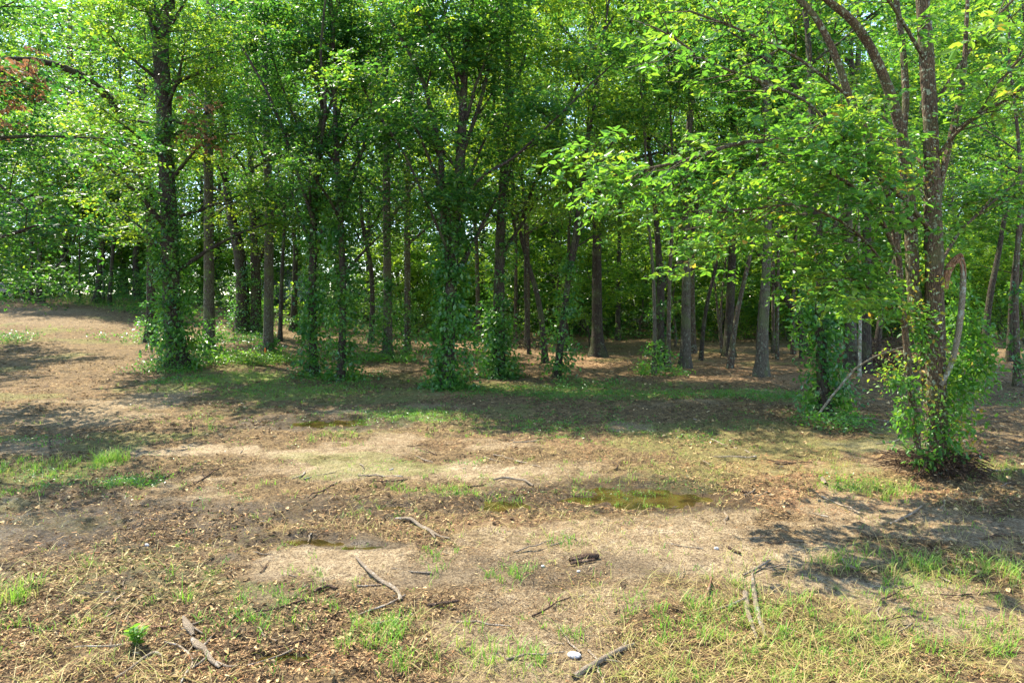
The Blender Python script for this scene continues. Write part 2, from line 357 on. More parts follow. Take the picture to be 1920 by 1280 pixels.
    n.links.new(bp.outputs[0], p.inputs['Normal'])
    o = N(n, "ShaderNodeOutputMaterial"); n.links.new(p.outputs[0], o.inputs[0]); return m

# ------------------------------------------------------------------ ground and puddles
PUD = []
for px, py, rx, ry in [(620, 791, 85, 8), (1200, 926, 112, 19), (1095, 932, 60, 8), (945, 942, 45, 9), (575, 1012, 70, 9), (690, 1020, 46, 6), (528, 1226, 46, 9), (740, 946, 34, 5)]:
    a = ground_at(px, py); u = ground_at(px, py - ry); d = ground_at(px, py + ry)
    PUD.append((a[0], a[1], rx / FPX * a[1], (u[1] - d[1]) / 2, a[2]))
def puddle_dip(x, y, wd=1.55):
    z = np.zeros_like(x); n = (fbm(x * 4 + 5, y * 4, 3, 77) - .5)
    for (cx, cy, rx, ry, _) in PUD:
        d = np.sqrt(((x - cx) / rx) ** 2 + ((y - cy) / ry) ** 2) + n * 1.1
        z = np.maximum(z, sstep((wd - d) / 1.1))
    return z
def axis_graded(fine, lim, fstep, grow):
    a = list(np.arange(0, fine, fstep)); s = fstep
    while a[-1] < lim: s *= grow; a.append(a[-1] + s)
    return np.array(a)
xs = axis_graded(5.2, 170, .035, 1.045); xs = np.r_[-xs[:0:-1], xs]
yp = axis_graded(6.5, 240, .03, 1.022) + 2.4; yn = 2.4 - axis_graded(.1, 40, .1, 1.4)[1:][::-1]
ys = np.r_[yn, yp]
GX, GY = np.meshgrid(xs, ys); gx = GX.ravel(); gy = GY.ravel()
dip = puddle_dip(gx, gy)
micro = (fbm(gx * 9, gy * 9, 4, 3) - .5) * .085 + (fbm(gx * 2.1, gy * 2.1, 3, 8) - .5) * .07
mk = masks(gx, gy)
micro = micro * (1 - .5 * mk[0]); mk[2] = np.maximum(mk[2], 1.3 * puddle_dip(gx, gy, 2.3))
GZ = terrain(gx, gy) + micro * (1 - dip) * sstep((30 - gy) / 10) - .05 * dip
nx, ny = len(xs), len(ys)
ii = (np.arange(ny - 1)[:, None] * nx + np.arange(nx - 1)[None, :]).ravel()
me = mesh_from('ground', np.stack([gx, gy, GZ], 1), np.stack([ii, ii + 1, ii + nx + 1, ii + nx], 1), smooth=True)
ca = me.attributes.new('mask', 'FLOAT_COLOR', 'POINT')
ca.data.foreach_set('color', np.stack([mk[0], mk[1], mk[2], mk[3]], 1).astype(np.float32).ravel())
g = link('ground', me, ground_mat()); tag(g, 'bare muddy woodland clearing floor of soil, sand and mulch', 'ground', kind='structure')
def gsurf(x, y):
    """visible ground height incl. small relief"""
    x = np.asarray(x, float); y = np.asarray(y, float)
    d = puddle_dip(x, y); m0 = masks(x, y)[0]
    mi = ((fbm(x * 9, y * 9, 4, 3) - .5) * .085 + (fbm(x * 2.1, y * 2.1, 3, 8) - .5) * .07) * (1 - .5 * m0)
    return terrain(x, y) + mi * (1 - d) * sstep((30 - y) / 10) - .05 * d

def water_mat():
    m, n = new_mat('brown_water')
    p = N(n, "ShaderNodeBsdfPrincipled"); p.inputs['Roughness'].default_value = .04; p.inputs['Specular IOR Level'].default_value = .5
    no = N(n, "ShaderNodeTexNoise"); no.inputs['Scale'].default_value = 4; tc = N(n, "ShaderNodeTexCoord"); n.links.new(tc.outputs['Object'], no.inputs['Vector'])
    r = ramp(n, no.outputs['Fac'], [(.4, (.022, .016, .005)), (.6, (.065, .045, .012))]); n.links.new(r.outputs[0], p.inputs['Base Color'])
    no2 = N(n, "ShaderNodeTexNoise"); no2.inputs['Scale'].default_value = 25; n.links.new(tc.outputs['Object'], no2.inputs['Vector'])
    bp = N(n, "ShaderNodeBump"); bp.inputs['Strength'].default_value = .08; bp.inputs['Distance'].default_value = .01
    n.links.new(no2.outputs['Fac'], bp.inputs['Height']); n.links.new(bp.outputs[0], p.inputs['Normal'])
    o = N(n, "ShaderNodeOutputMaterial"); n.links.new(p.outputs[0], o.inputs[0]); return m
WM = water_mat()
for i, (cx, cy, rx, ry, z) in enumerate(PUD):
    k = 40; a = np.arange(k) / k * 2 * math.pi
    rr = 1.35
    V = np.r_[[[0, 0, 0]], np.stack([np.cos(a) * rx * rr, np.sin(a) * ry * rr, np.zeros(k)], 1)]
    F = np.array([[0, 1 + q, 1 + (q + 1) % k] for q in range(k)])
    o = link('puddle', mesh_from('puddle', V, F), WM, loc=(cx, cy, z - .034)); o['kind'] = 'structure'

# ------------------------------------------------------------------ trees
UP = np.array([0, 0, 1.])
def limbs_of(P, R, rng, h0, nl, reach, elev, sub=5, top_short=.45, tb=None, wob=.07, az0=None, azr=None):
    """primary limbs and side branches from a trunk polyline; returns cluster centres"""
    cent = []; ends = []
    z = P[:, 2]; zt = z[-1]
    for i in range(nl):
        f = (i + rng.uniform(.2, .8)) / nl
        zz = h0 + (zt - h0) * f ** .9
        p0 = np.array([np.interp(zz, z, P[:, j]) for j in range(3)]); r0 = float(np.interp(zz, z, R))
        az = i * 2.399 + rng.uniform(-.5, .5) + (az0 or 0)
        if azr: az = azr[0] + (azr[1] - azr[0]) * rng.rand()
        L = reach * (1 - (1 - top_short) * f) * rng.uniform(.75, 1.15)
        e = rad(elev + rng.uniform(-10, 14))
        d = np.array([math.cos(az) * math.cos(e), math.sin(az) * math.cos(e), math.sin(e)])
        n = 7; pts = [p0]
        for k in range(1, n):
            d = d + rng.randn(3) * wob + np.array([0, 0, -.02 if elev < 45 else .0]); d /= np.linalg.norm(d)
            pts.append(pts[-1] + d * L / (n - 1))
        pts = np.array(pts); rr = np.linspace(min(r0 * .6, .016 + L * .019), .012, n)
        if tb is not None: tb.add(pts, rr, 5)
        for k in range(sub):
            t = .28 + .72 * (k + rng.rand() * .8) / sub
            q = np.array([np.interp(t * (n - 1), np.arange(n), pts[:, j]) for j in range(3)])
            s = np.cross(d, UP); s /= np.linalg.norm(s) + 1e-6; s *= (1 if k % 2 else -1)
            dd = d * .75 + s * rng.uniform(.4, .9) + rng.randn(3) * .22; dd /= np.linalg.norm(dd)
            l2 = L * rng.uniform(.25, .45) * (1.15 - t * .4)
            m_ = q + dd * l2 * .5 + rng.randn(3) * .05; e_ = q + dd * l2 + np.array([0, 0, -.06 * l2])
            if tb is not None: tb.add([q, m_, e_], [.014, .010, .005], 3)
            cent += [m_, e_]
        cent.append(pts[-1]); cent.append(pts[-2])
    return np.array(cent)

def trunk_poly(pix, topz, rng, wob=.05, flare=1.55):
    """pix: (px, py, width px[, depth offset]) from the foot upwards; keeps going up to topz"""
    b = ground_at(pix[0][0], pix[0][1]); Y = b[1]; P = []; R = []
    for q in pix:
        yy = Y + (q[3] if len(q) > 3 else 0)
        p = pt(q[0], q[1], yy); P.append(p); R.append(q[2] / 2 / FPX * yy)
    P[0] = (b[0], b[1], b[2] - .12)
    P = np.array(P, float); R = np.array(R, float)
    n = max(6, int((P[-1, 2] - P[0, 2]) / .45))
    Q = smooth_poly(np.c_[P, R], n, 2); P = Q[:, :3]; R = Q[:, 3]
    if topz > P[-1, 2] + .5:
        d = P[-1] - P[max(0, len(P) - 4)]; d /= np.linalg.norm(d)
        z0 = P[-1, 2]; r0 = R[-1]; ex = []; er = []; p = P[-1].copy()
        while p[2] < topz:
            d = d * .9 + UP * .12 + rng.randn(3) * wob; d /= np.linalg.norm(d); p = p + d * .55
            ex.append(p.copy()); er.append(max(.02, r0 * (1 - .85 * (p[2] - z0) / (topz - z0))))
            if len(ex) > 60: break
        P = np.r_[P, ex]; R = np.r_[R, er]
    z = P[:, 2] - b[2]
    R = R * (1 + (flare - 1) * np.exp(-np.clip(z, 0, None) / .22))
    return P, R, b
def ivy_leaves(P, R, z0, z1, s0, s1, n, size, rng, tint=.45):
    """leaves climbing a stem between heights z0 and z1; s0/s1 how far they stand off at foot / top"""
    kc = max(8, n // 34); kk = n // kc; n = kc * kk
    hc_ = rng.rand(kc) ** 1.2; zc = z0 + (z1 - z0) * hc_; ac = rng.rand(kc) * 2 * math.pi
    lump = (.35 + 1.3 * vnoise(zc * 1.3 + rng.rand() * 50, np.cos(ac) * 1.2 + 5, 4)) * rng.uniform(.5, 1.25, kc)
    c = np.stack([np.interp(zc, P[:, 2], P[:, j]) for j in range(3)], 1); r = np.interp(zc, P[:, 2], R)
    so_ = (s0 * (1 - hc_) ** 1.3 + s1) * lump * np.sqrt(rng.rand(kc))
    oc = np.stack([np.cos(ac), np.sin(ac), np.zeros(kc)], 1)
    cc = c + oc * (r + .03 + so_)[:, None]; cc[:, 2] = zc
    q = (.05 + .14 * np.minimum(so_ * 3 + .25, 1)) * rng.uniform(.7, 1.3, kc)
    o = np.repeat(oc, kk, 0); pos = np.repeat(cc, kk, 0) + rng.randn(n, 3) * np.repeat(q, kk)[:, None] * np.array([1, 1, .9])
    pos[:, 2] = np.maximum(pos[:, 2], z0 + .02)
    d = o * .5 + rng.randn(n, 3) * .6; d[:, 2] -= .3
    nm = o * .5 + UP * .8 + rng.randn(n, 3) * .45
    ti = np.clip(tint + np.repeat(rng.randn(kc) * .2, kk) + rng.randn(n) * .14, 0, 1)
    return pos, d, nm, size * rng.uniform(.55, 1.3, n), ti

def tree(name, label, pix, top, mat='bark', reach=3.0, h0=3.2, nl=14, elev=42, leaf=.10, ntw=11, nlf=8, crad=.66, tint=.46,
         ivy=None, group=None, seed=0, extra=None, dead=None, k=9, lm='leaf', forks=None, cat='tree', wob=.05, tmpl=LQ):
    rng = RS(seed + 11); P, R, b = trunk_poly(pix, top, rng, wob); b = np.array(b)
    tint = tint + rng.uniform(-.18, .22); leaf = leaf * rng.uniform(.85, 1.15)
    if pix[0][1] > 695 and pix[0][0] > 250: ntw = int(ntw * 1.1)
    if pix[0][0] < 1000 and pix[0][0] > 250: h0 -= 1.1; nl = int(nl * 1.25)
    elif pix[0][0] >= 1000: h0 -= .5
    root = empty(name, b); tag(root, label, cat, group)
    tb = Tubes(); tb.add(P, R, k, seed, .10)
    cents = [limbs_of(P, R, rng, b[2] + h0, nl, reach, elev, tb=tb)] if nl else []
    for f in (forks or []):
        q, fnl, freach, felev = f
        yb = b[1]
        FP = np.array([pt(u[0], u[1], yb + (u[3] if len(u) > 3 else 0)) for u in q]); FR = np.array([u[2] / 2 / FPX * yb for u in q])
        Q = smooth_poly(np.c_[FP, FR], max(7, len(q) * 4), 1)
        tb.add(Q[:, :3], Q[:, 3], 6, seed + 5, .08)
        if fnl:
            z = Q[:, 2]
            m = np.argsort(z) if z[-1] < z[0] else np.arange(len(z))
            if np.ptp(z) > 1.2 and z[-1] > z[0]: cents.append(limbs_of(Q[:, :3], Q[:, 3], rng, z[0] + .3, fnl, freach, felev, sub=4, tb=tb))
            else:
                for s_ in range(fnl * 3):
                    t = rng.uniform(.25, 1); cc = np.array([np.interp(t * (len(Q) - 1), np.arange(len(Q)), Q[:, j]) for j in range(3)])
                    e_ = cc + rng.randn(3) * freach * .35; tb.add([cc, (cc + e_) / 2 + rng.randn(3) * .04, e_], [.015, .009, .004], 3); cents.append(e_[None])
            cents.append(Q[-2:, :3])
    tb.build('trunk', M[mat], root, b)
    if extra is not None: cents.append(np.array(extra))
    if cents:
        ce = np.concatenate(cents)
        keep = (ce[:, 2] < H + .43 * np.maximum(ce[:, 1], 3) + 1.0) | (rng.rand(len(ce)) < .14); ce = ce[keep]
        cr = crad * rng.uniform(.65, 1.35, len(ce)); ct = np.clip(tint + rng.randn(len(ce)) * .17, 0, 1)
        pos, d, nm, sz, ti, tw = cluster_leaves(ce, cr, ct, ntw, nlf, leaf, rng, np.array([b[0], b[1], 0]), flat=.32)
        ok = pos[:, 2] > terrain(pos[:, 0], pos[:, 1]) + .25
        link('crown', leaf_mesh('crown', (pos - b)[ok], d[ok], nm[ok], sz[ok], ti[ok], tmpl), M[lm], root)
    if ivy:
        parts = [ivy_leaves(P, R, b[2] + 0.0, b[2] + iv[0], iv[1], iv[2], iv[3], (iv[4] if len(iv) > 4 else .085) * 1.25, rng) for iv in ivy]
        pos, d, nm, sz, ti = [np.concatenate(x) for x in zip(*parts)]
        link('ivy', leaf_mesh('ivy', pos - b, d, nm, sz, ti, tmpl), M['leaf_ivy'], root)
    if dead is not None:
        de = np.array(dead); pos, d, nm, sz, ti, tw = cluster_leaves(de, np.full(len(de), .26), np.full(len(de), .5), 10, 7, .10, rng, np.array([b[0], b[1], 0]), flat=1.1)
        link('dead_leaves', leaf_mesh('dead_leaves', pos - b, d + np.array([0, 0, -.9]), nm, sz, ti, tmpl), M['dead_leaf'], root)
    return root, P, R, b
def pp(lst, Y): return [pt(a, c, Y + (e[0] if e else 0)) for a, c, *e in lst]

# front row and middle distance, in the photo's positions
tree('oak_tree', 'stout forked oak with climbing leaves at its foot beside the open path', [(337, 690, 38), (322, 560, 32), (320, 450, 30), (312, 280, 28), (306, 150, 28), (302, 90, 30)], 10.2,
     'bark_dark', 3.6, 3.6, 15, 30, seed=1, ivy=[(3.4, .10, .18, 2600), (7.0, .1, .26, 3000), (10.0, .1, .40, 2300, .1)], forks=[([(303, 100, 22), (284, 20, 20), (272, -60, 18), (262, -220, 12)], 6, 2.5, 45), ([(302, 100, 20), (318, 20, 19), (324, -60, 17), (330, -240, 11)], 6, 2.5, 45),
     ([(312, 156, 9), (350, 146, 7), (402, 127, 4)], 1, .8, 20), ([(306, 215, 8), (345, 235, 5, -.3), (372, 216, 4, -.5)], 1, .8, 10)],
     dead=pp([(352, 200), (372, 222), (366, 245), (346, 262), (385, 262), (374, 258), (392, 200), (410, 262)], 18.6))
tree('leaning_tree', 'dark tree whose long limb arches left across the top of the path', [(283, 640, 22), (286, 520, 20), (284, 400, 20, -.8), (272, 320, 21, -1.6), (246, 240, 21, -2.6), (205, 175, 19, -3.6), (140, 125, 15, -4.6), (60, 103, 11, -5.4), (10, 110, 7, -6)], 0,
     'bark_dark', 1.9, 3.2, 9, 60, seed=2, ivy=[(1.4, .3, .05, 900)], ntw=7)
tree('straight_tree', 'tall straight grey trunk just right of the forked oak', [(392, 660, 21), (392, 520, 18), (391, 300, 16), (392, 100, 14), (394, 0, 13)], 17, 'bark_grey', 2.8, 5.2, 14, 38, seed=3, ivy=[(.6, .35, .02, 500)])
tree('straight_tree', 'pale mottled straight trunk behind the orange stake', [(503, 668, 19), (504, 560, 17), (505, 400, 16), (500, 280, 14), (497, 120, 12)], 16, 'bark_grey', 2.8, 5.0, 14, 38, seed=4, ivy=[(.5, .5, .02, 600)])
tree('forked_tree', 'black ivy covered tree bending left behind the pale mottled trunk', [(455, 622, 26), (456, 540, 22), (450, 470, 20), (436, 420, 17), (424, 350, 12), (420, 260, 10)], 15, 'bark_dark', 3.0, 5.5, 13, 42, seed=5, ivy=[(2.6, .45, .08, 1500)])
tree('forked_tree', 'twin stemmed black tree with ivy round its lower half', [(480, 624, 22), (480, 520, 18), (474, 420, 13), (470, 300, 10)], 15, 'bark_dark', 3.0, 5.5, 12, 42, seed=6, ivy=[(3.2, .35, .1, 1600)],
     forks=[([(480, 500, 11), (492, 470, 9), (508, 440, 7), (520, 380, 5)], 2, 1.5, 50)])
tree('ivy_clad_tree', 'ivy covered tree standing left of its equally ivied neighbour', [(590, 705, 16), (585, 560, 14), (588, 400, 13), (598, 280, 12), (606, 200, 10)], 13.5, 'bark_dark', 2.9, 3.4, 16, 55, seed=7, tint=.4,
     ivy=[(5.6, .10, .21, 4200, .09)], forks=[([(600, 330, 7), (560, 240, 5), (520, 140, 4), (490, 20, 3)], 4, 1.4, 50), ([(604, 240, 6), (640, 150, 4), (660, 40, 3)], 3, 1.3, 50), ([(590, 420, 8, -.3), (560, 330, 7, -.8), (530, 240, 6, -1.2), (500, 170, 5, -1.4), (455, 90, 4, -1.5)], 0, 1, 40), ([(598, 300, 7, -.5), (612, 200, 6, -1.2), (600, 100, 5, -1.4), (612, -20, 4, -1.5)], 0, 1, 40)])
tree('ivy_clad_tree', 'ivy covered tree with its foot nearest the clearing of the ivied pair', [(640, 712, 15), (645, 560, 13), (640, 430, 12), (632, 300, 10), (628, 180, 8)], 13, 'bark_dark', 2.7, 3.2, 15, 55, seed=8, tint=.42,
     ivy=[(5.2, .12, .20, 3900, .09)], forks=[([(640, 400, 6), (676, 300, 5), (700, 180, 4), (716, 60, 3)], 3, 1.3, 50)])
tree('straight_tree', 'straight grey trunk with ivy up its lower third, in the centre left', [(727, 672, 19), (727, 540, 16), (725, 400, 15), (725, 250, 14), (722, 100, 12)], 17, 'bark_grey', 2.8, 4.8, 13, 40, seed=9, ivy=[(2.6, .45, .05, 1900)])
tree('slim_tree', 'slim bare black trunk kinked to the left near the pale vehicle', [(695, 643, 11), (699, 580, 10), (697, 500, 9), (678, 420, 8), (674, 320, 7)], 13, 'bark_dark', 2.4, 4.6, 9, 42, seed=10)
tree('slim_tree', 'slim brown trunk wrapped in vines right of the slim black trunk', [(763, 660, 13), (764, 540, 11), (763, 400, 10), (766, 260, 9)], 14, 'bark', 2.5, 4.4, 10, 42, seed=12, ivy=[(2.2, .4, .06, 1100)])
r_, IP, IR, ib = tree('ivy_clad_tree', 'big bushy ivy clad tree at the centre of the clearing edge', [(838, 727, 26), (842, 600, 22), (852, 430, 21), (864, 300, 20), (868, 200, 15), (872, 120, 11), (885, 0, 8)], 12.5, 'bark_dark', 3.2, 3.0, 14, 56, seed=13, tint=.4,
     ivy=[(4.9, .06, .30, 6200, .095)], forks=[([(846, 560, 14), (832, 420, 14), (828, 300, 12), (812, 220, 10), (790, 140, 8), (745, 60, 6), (700, -20, 5)], 4, 1.7, 52),
     ([(864, 300, 9), (905, 180, 8), (925, 80, 6), (945, -20, 4)], 4, 1.5, 55), ([(868, 220, 7), (850, 110, 5), (830, 0, 4)], 3, 1.4, 55), ([(856, 400, 7, -.4), (900, 330, 6, -.9), (960, 300, 5, -1.1), (1050, 215, 4, -1.2), (1110, 155, 3, -1.2), (1190, 85, 2, -1.2)], 3, 1, 40), ([(840, 470, 6, -.3), (800, 380, 5, -.9), (760, 290, 4, -1.1), (700, 200, 4, -1.2), (650, 110, 3, -1.2)], 3, 1, 40)])
tree('ivy_clad_tree', 'dark trunk wrapped in ivy with low bushes round it, right of the big ivied tree', [(936, 706, 22), (934, 560, 20), (938, 440, 18), (944, 330, 15), (950, 200, 12)], 14, 'bark_dark', 3.0, 3.9, 14, 46, seed=14,
     ivy=[(1.6, .42, .1, 2400, .085), (5.0, .12, .10, 1900)])
tree('leaning_tree', 'slender ivied tree leaning right from the clearing edge', [(1042, 708, 13), (1052, 640, 13), (1060, 560, 11), (1074, 470, 10), (1086, 380, 8)], 12.5, 'bark_dark', 2.8, 3.8, 12, 50, seed=15, ivy=[(3.2, .3, .08, 1700)],
     forks=[([(1062, 545, 6), (1095, 400, 5), (1130, 300, 4), (1190, 190, 3)], 3, 1.4, 40)])
tree('leaning_tree', 'bare dark trunk curving up to the left from the mulch', [(1023, 680, 12), (1018, 620, 11), (1012, 560, 11), (996, 515, 9), (982, 470, 8), (972, 420, 7)], 13, 'bark_dark', 2.8, 4.6, 11, 46, seed=16,
     forks=[([(974, 425, 8), (1000, 350, 8, -2), (1028, 290, 7, -3), (1060, 210, 6, -4), (1100, 120, 5, -4), (1150, 30, 4, -4)], 2, 1.2, 50), ([(968, 440, 7), (945, 330, 6, -2), (925, 220, 5, -3), (930, 90, 4, -4), (940, -20, 3, -4)], 2, 1.2, 50)])
tree('slim_tree', 'thin dark trunk with a kink beside a thicker reddish trunk', [(992, 664, 6), (990, 610, 6), (984, 570, 6), (985, 500, 5)], 12, 'bark_dark', 2.2, 4.8, 8, 45, seed=17)
tree('straight_tree', 'reddish brown trunk directly behind the thin kinked one', [(988, 650, 11), (989, 560, 10), (988, 450, 9)], 14, 'bark', 2.5, 5.4, 9, 42, seed=18)
tree('slim_tree', 'slim reddish trunk between the ivied dark trunk and the kinked one', [(966, 641, 7), (967, 560, 7), (968, 470, 6)], 14, 'bark', 2.5, 5.4, 8, 42, seed=19)
tree('slim_tree', 'slim rusty trunk seen through the gap right of the big ivied tree', [(897, 640, 9), (896, 560, 8), (894, 480, 7)], 14, 'bark', 2.5, 5.4, 8, 42, seed=20)
tree('slim_tree', 'dark trunk standing just behind the slender ivied leaning tree', [(1062, 655, 9), (1062, 560, 8), (1066, 480, 7)], 14, 'bark_dark', 2.5, 5.2, 8, 42, seed=21)
tree('oak_tree', 'largest bare trunk with flared roots, alone in the middle of the mulch', [(1121, 668, 30), (1120, 640, 22), (1119, 560, 19), (1119, 440, 17), (1121, 300, 15)], 19, 'bark_dark', 4.4, 6.0, 14, 34, seed=22, k=12, leaf=.12)
tree('slim_tree', 'dark trunk among green bushes behind the largest bare trunk', [(1158, 638, 10), (1159, 560, 9), (1161, 460, 7)], 15, 'bark_dark', 2.8, 5.6, 9, 42, seed=23)
tree('forked_tree', 'leafy stemmed trunk with a thick limb swinging out to the right', [(1238, 690, 15), (1238, 600, 14), (1240, 530, 14), (1232, 440, 10), (1226, 340, 8)], 13.5, 'bark_dark', 2.8, 4.4, 10, 48, seed=24, ivy=[(3.4, .15, .07, 900)],
     forks=[([(1240, 540, 11), (1256, 512, 10), (1276, 492, 9), (1296, 450, 7), (1306, 400, 6), (1312, 320, 4)], 3, 1.6, 45)])
tree('slim_tree', 'thin pale stem in front of the trunk with the swinging limb', [(1226, 702, 8), (1228, 620, 7), (1227, 520, 6), (1214, 400, 5)], 11, 'bark_grey', 2.2, 4.2, 9, 50, seed=25, ivy=[(.8, .4, .03, 500)])
tree('slim_tree', 'thin straight stem right of the trunk with the swinging limb', [(1253, 694, 9), (1254, 600, 8), (1256, 500, 7), (1262, 400, 6)], 12, 'bark', 2.2, 4.6, 8, 50, seed=26)
tree('straight_tree', 'medium brown trunk with yellow moss near its foot', [(1284, 689, 21), (1286, 600, 17), (1287, 500, 15), (1286, 400, 14)], 16, 'bark_grey', 3.0, 5.2, 12, 40, seed=27)
tree('straight_tree', 'pale brown trunk partly hidden by the trunk with yellow moss', [(1300, 662, 11), (1298, 560, 10), (1297, 460, 9)], 15, 'bark', 2.8, 5.6, 9, 40, seed=28)
tree('leaning_tree', 'thin trunk leaning gently right between two thicker ones', [(1314, 677, 7), (1319, 600, 7), (1331, 540, 6), (1347, 490, 5), (1356, 430, 4)], 11, 'bark_dark', 2.2, 4.6, 8, 45, seed=29)
tree('oak_tree', 'dark trunk with a pale grey streak on a low root mound', [(1366, 668, 21), (1367, 610, 16), (1371, 540, 15), (1374, 440, 13), (1378, 340, 12)], 18, 'bark_dark', 3.8, 6.0, 13, 38, seed=30)
tree('slim_tree', 'pair of thin saplings rising from the root mound', [(1353, 662, 5), (1348, 600, 4), (1341, 545, 4), (1338, 480, 3)], 9, 'bark', 1.8, 4.4, 6, 50, seed=31, forks=[([(1355, 655, 5), (1350, 600, 4), (1354, 550, 4), (1360, 500, 3), (1364, 430, 3)], 2, 1.0, 45)])
tree('leaning_tree', 'smooth brown trunk leaning right across the streaked dark trunk', [(1368, 690, 11), (1373, 640, 9), (1381, 590, 9), (1390, 545, 8), (1402, 500, 7)], 12, 'bark', 2.6, 4.2, 10, 48, seed=32)
tree('straight_tree', 'grey green lichen speckled trunk with spreading roots', [(1427, 704, 27), (1430, 640, 21), (1433, 580, 19), (1437, 520, 17), (1440, 400, 14)], 15, 'bark_grey', 3.2, 3.6, 14, 34, seed=33, k=12)
tree('slim_tree', 'thin dark stem touching the left side of the lichen speckled trunk', [(1419, 690, 6), (1420, 620, 5), (1424, 570, 5), (1430, 520, 4)], 10, 'bark_dark', 2.0, 4.4, 7, 48, seed=34)
tree('slim_tree', 'thin reddish stem right of the lichen speckled trunk', [(1457, 674, 6), (1458, 600, 5), (1459, 520, 5)], 11, 'bark', 2.0, 4.6, 8, 48, seed=35)
tree('slim_tree', 'pale thin trunk two steps right of the lichen speckled trunk', [(1450, 662, 7), (1450, 580, 6), (1450, 500, 6)], 13, 'bark', 2.2, 4.8, 8, 48, seed=36)
tree('leaning_tree', 'black trunk leaning steeply to the left in the gloom', [(1512, 668, 13), (1506, 610, 12), (1490, 580, 12), (1470, 552, 11), (1445, 520, 9), (1420, 470, 7)], 10, 'bark_dark', 2.6, 3.8, 10, 40, seed=37)
tree('slim_tree', 'brown trunk in the gloom below the steeply leaning black one', [(1487, 664, 8), (1487, 600, 7), (1488, 520, 7)], 13, 'bark', 2.4, 4.6, 8, 45, seed=38)
tree('slim_tree', 'very thin black stem in the gloom next to the near ivied tree', [(1501, 672, 4), (1500, 620, 4), (1499, 560, 4)], 10, 'bark_dark', 2.0, 4.6, 6, 45, seed=39)
tree('ivy_clad_tree', 'nearer tree wearing a bushy skirt of climbing leaves, pale pole beside it', [(1548, 780, 24), (1540, 650, 21), (1536, 500, 18), (1530, 350, 17), (1524, 230, 14), (1518, 120, 11)], 11.5, 'bark_dark', 2.8, 2.9, 15, 40, seed=40, leaf=.10,
     ivy=[(2.4, .16, .16, 2300, .08), (4.6, .1, .10, 1000)])
tree('straight_tree', 'grey brown trunk with a mossy foot behind the pale pole', [(1597, 690, 24), (1596, 620, 21), (1593, 540, 19), (1590, 400, 16)], 15, 'bark_grey', 3.2, 4.6, 12, 40, seed=41)
tree('straight_tree', 'dark trunk close right of the trunk with the mossy foot', [(1622, 698, 24), (1624, 600, 19), (1625, 500, 17), (1626, 400, 15)], 15, 'bark_dark', 3.0, 4.8, 12, 40, seed=42)
tree('slim_tree', 'cream coloured thin stem in front of the dark trunk', [(1611, 706, 6), (1613, 600, 7), (1612, 480, 6), (1610, 420, 5)], 11, 'bark_pale', 2.0, 4.4, 7, 45, seed=43)
tree('leaning_tree', 'dark trunk slanting right behind the brush pile', [(1643, 662, 12), (1650, 600, 11), (1662, 540, 10), (1680, 480, 8)], 13, 'bark_dark', 2.8, 4.6, 10, 42, seed=44)
tree('slim_tree', 'vine twisted trunk standing alone near the right border', [(1908, 722, 12), (1907, 640, 10), (1903, 560, 9), (1908, 460, 9), (1914, 380, 7)], 12, 'bark', 2.6, 4.4, 10, 45, seed=45, ivy=[(4.0, .1, .05, 350)])
tree('leaning_tree', 'black trunk curving right beyond the near lichen covered trunks', [(1846, 660, 13), (1850, 600, 12), (1858, 540, 11), (1872, 480, 9), (1880, 430, 8)], 13, 'bark_dark', 2.8, 4.4, 11, 45, seed=46)
tree('slim_tree', 'short dark trunk left of the vine twisted one', [(1893, 678, 12), (1894, 620, 10), (1897, 560, 9)], 13, 'bark_dark', 2.8, 4.4, 10, 45, seed=47)
tree('slim_tree', 'slim dark trunk forking low behind the straight grey trunk', [(525, 640, 8), (527, 560, 7), (530, 480, 6), (534, 420, 5)], 13, 'bark_dark', 2.4, 4.8, 9, 46, seed=48)
tree('straight_tree', 'dark flared trunk beside the ivied pair, farther back', [(550, 620, 14), (552, 560, 11), (554, 480, 9)], 15, 'bark_dark', 2.8, 5.2, 11, 44, seed=49)
# hill crest on the left
for i, (a, l, n_, m_) in enumerate([
    ([(58, 563, 8), (58, 480, 7), (60, 400, 6)], 'left trunk of the two nearest the dark car on the crest', 'slim_tree', 'bark_dark'),
    ([(72, 565, 9), (74, 480, 8), (76, 400, 7)], 'second trunk from the dark car on the crest', 'slim_tree', 'bark_dark'),
    ([(82, 566, 4), (88, 520, 3.5), (100, 500, 3), (118, 488, 3)], 'thin sapling arching right on the crest', 'sapling', 'bark_dark'),
    ([(150, 568, 3.5), (149, 520, 3), (149, 470, 3)], 'very thin straight stem behind the bright grass tuft', 'sapling', 'bark_dark'),
    ([(181, 568, 13), (186, 520, 9), (190, 460, 8)], 'broad footed black trunk in the clump on the crest', 'straight_tree', 'bark_dark'),
    ([(204, 572, 8), (208, 520, 7), (212, 460, 6)], 'right hand leaning trunk of the clump on the crest', 'slim_tree', 'bark_dark'),
    ([(194, 569, 5), (194, 520, 4), (193, 460, 4)], 'thin trunk in the middle of the clump on the crest', 'slim_tree', 'bark_dark')]):
    tree(n_, l, a, 8 if n_ == 'sapling' else 11, m_, 2.4, 2.6, 10, 40, seed=60 + i, leaf=.14, ntw=8, nlf=6, crad=.8, tint=.5)
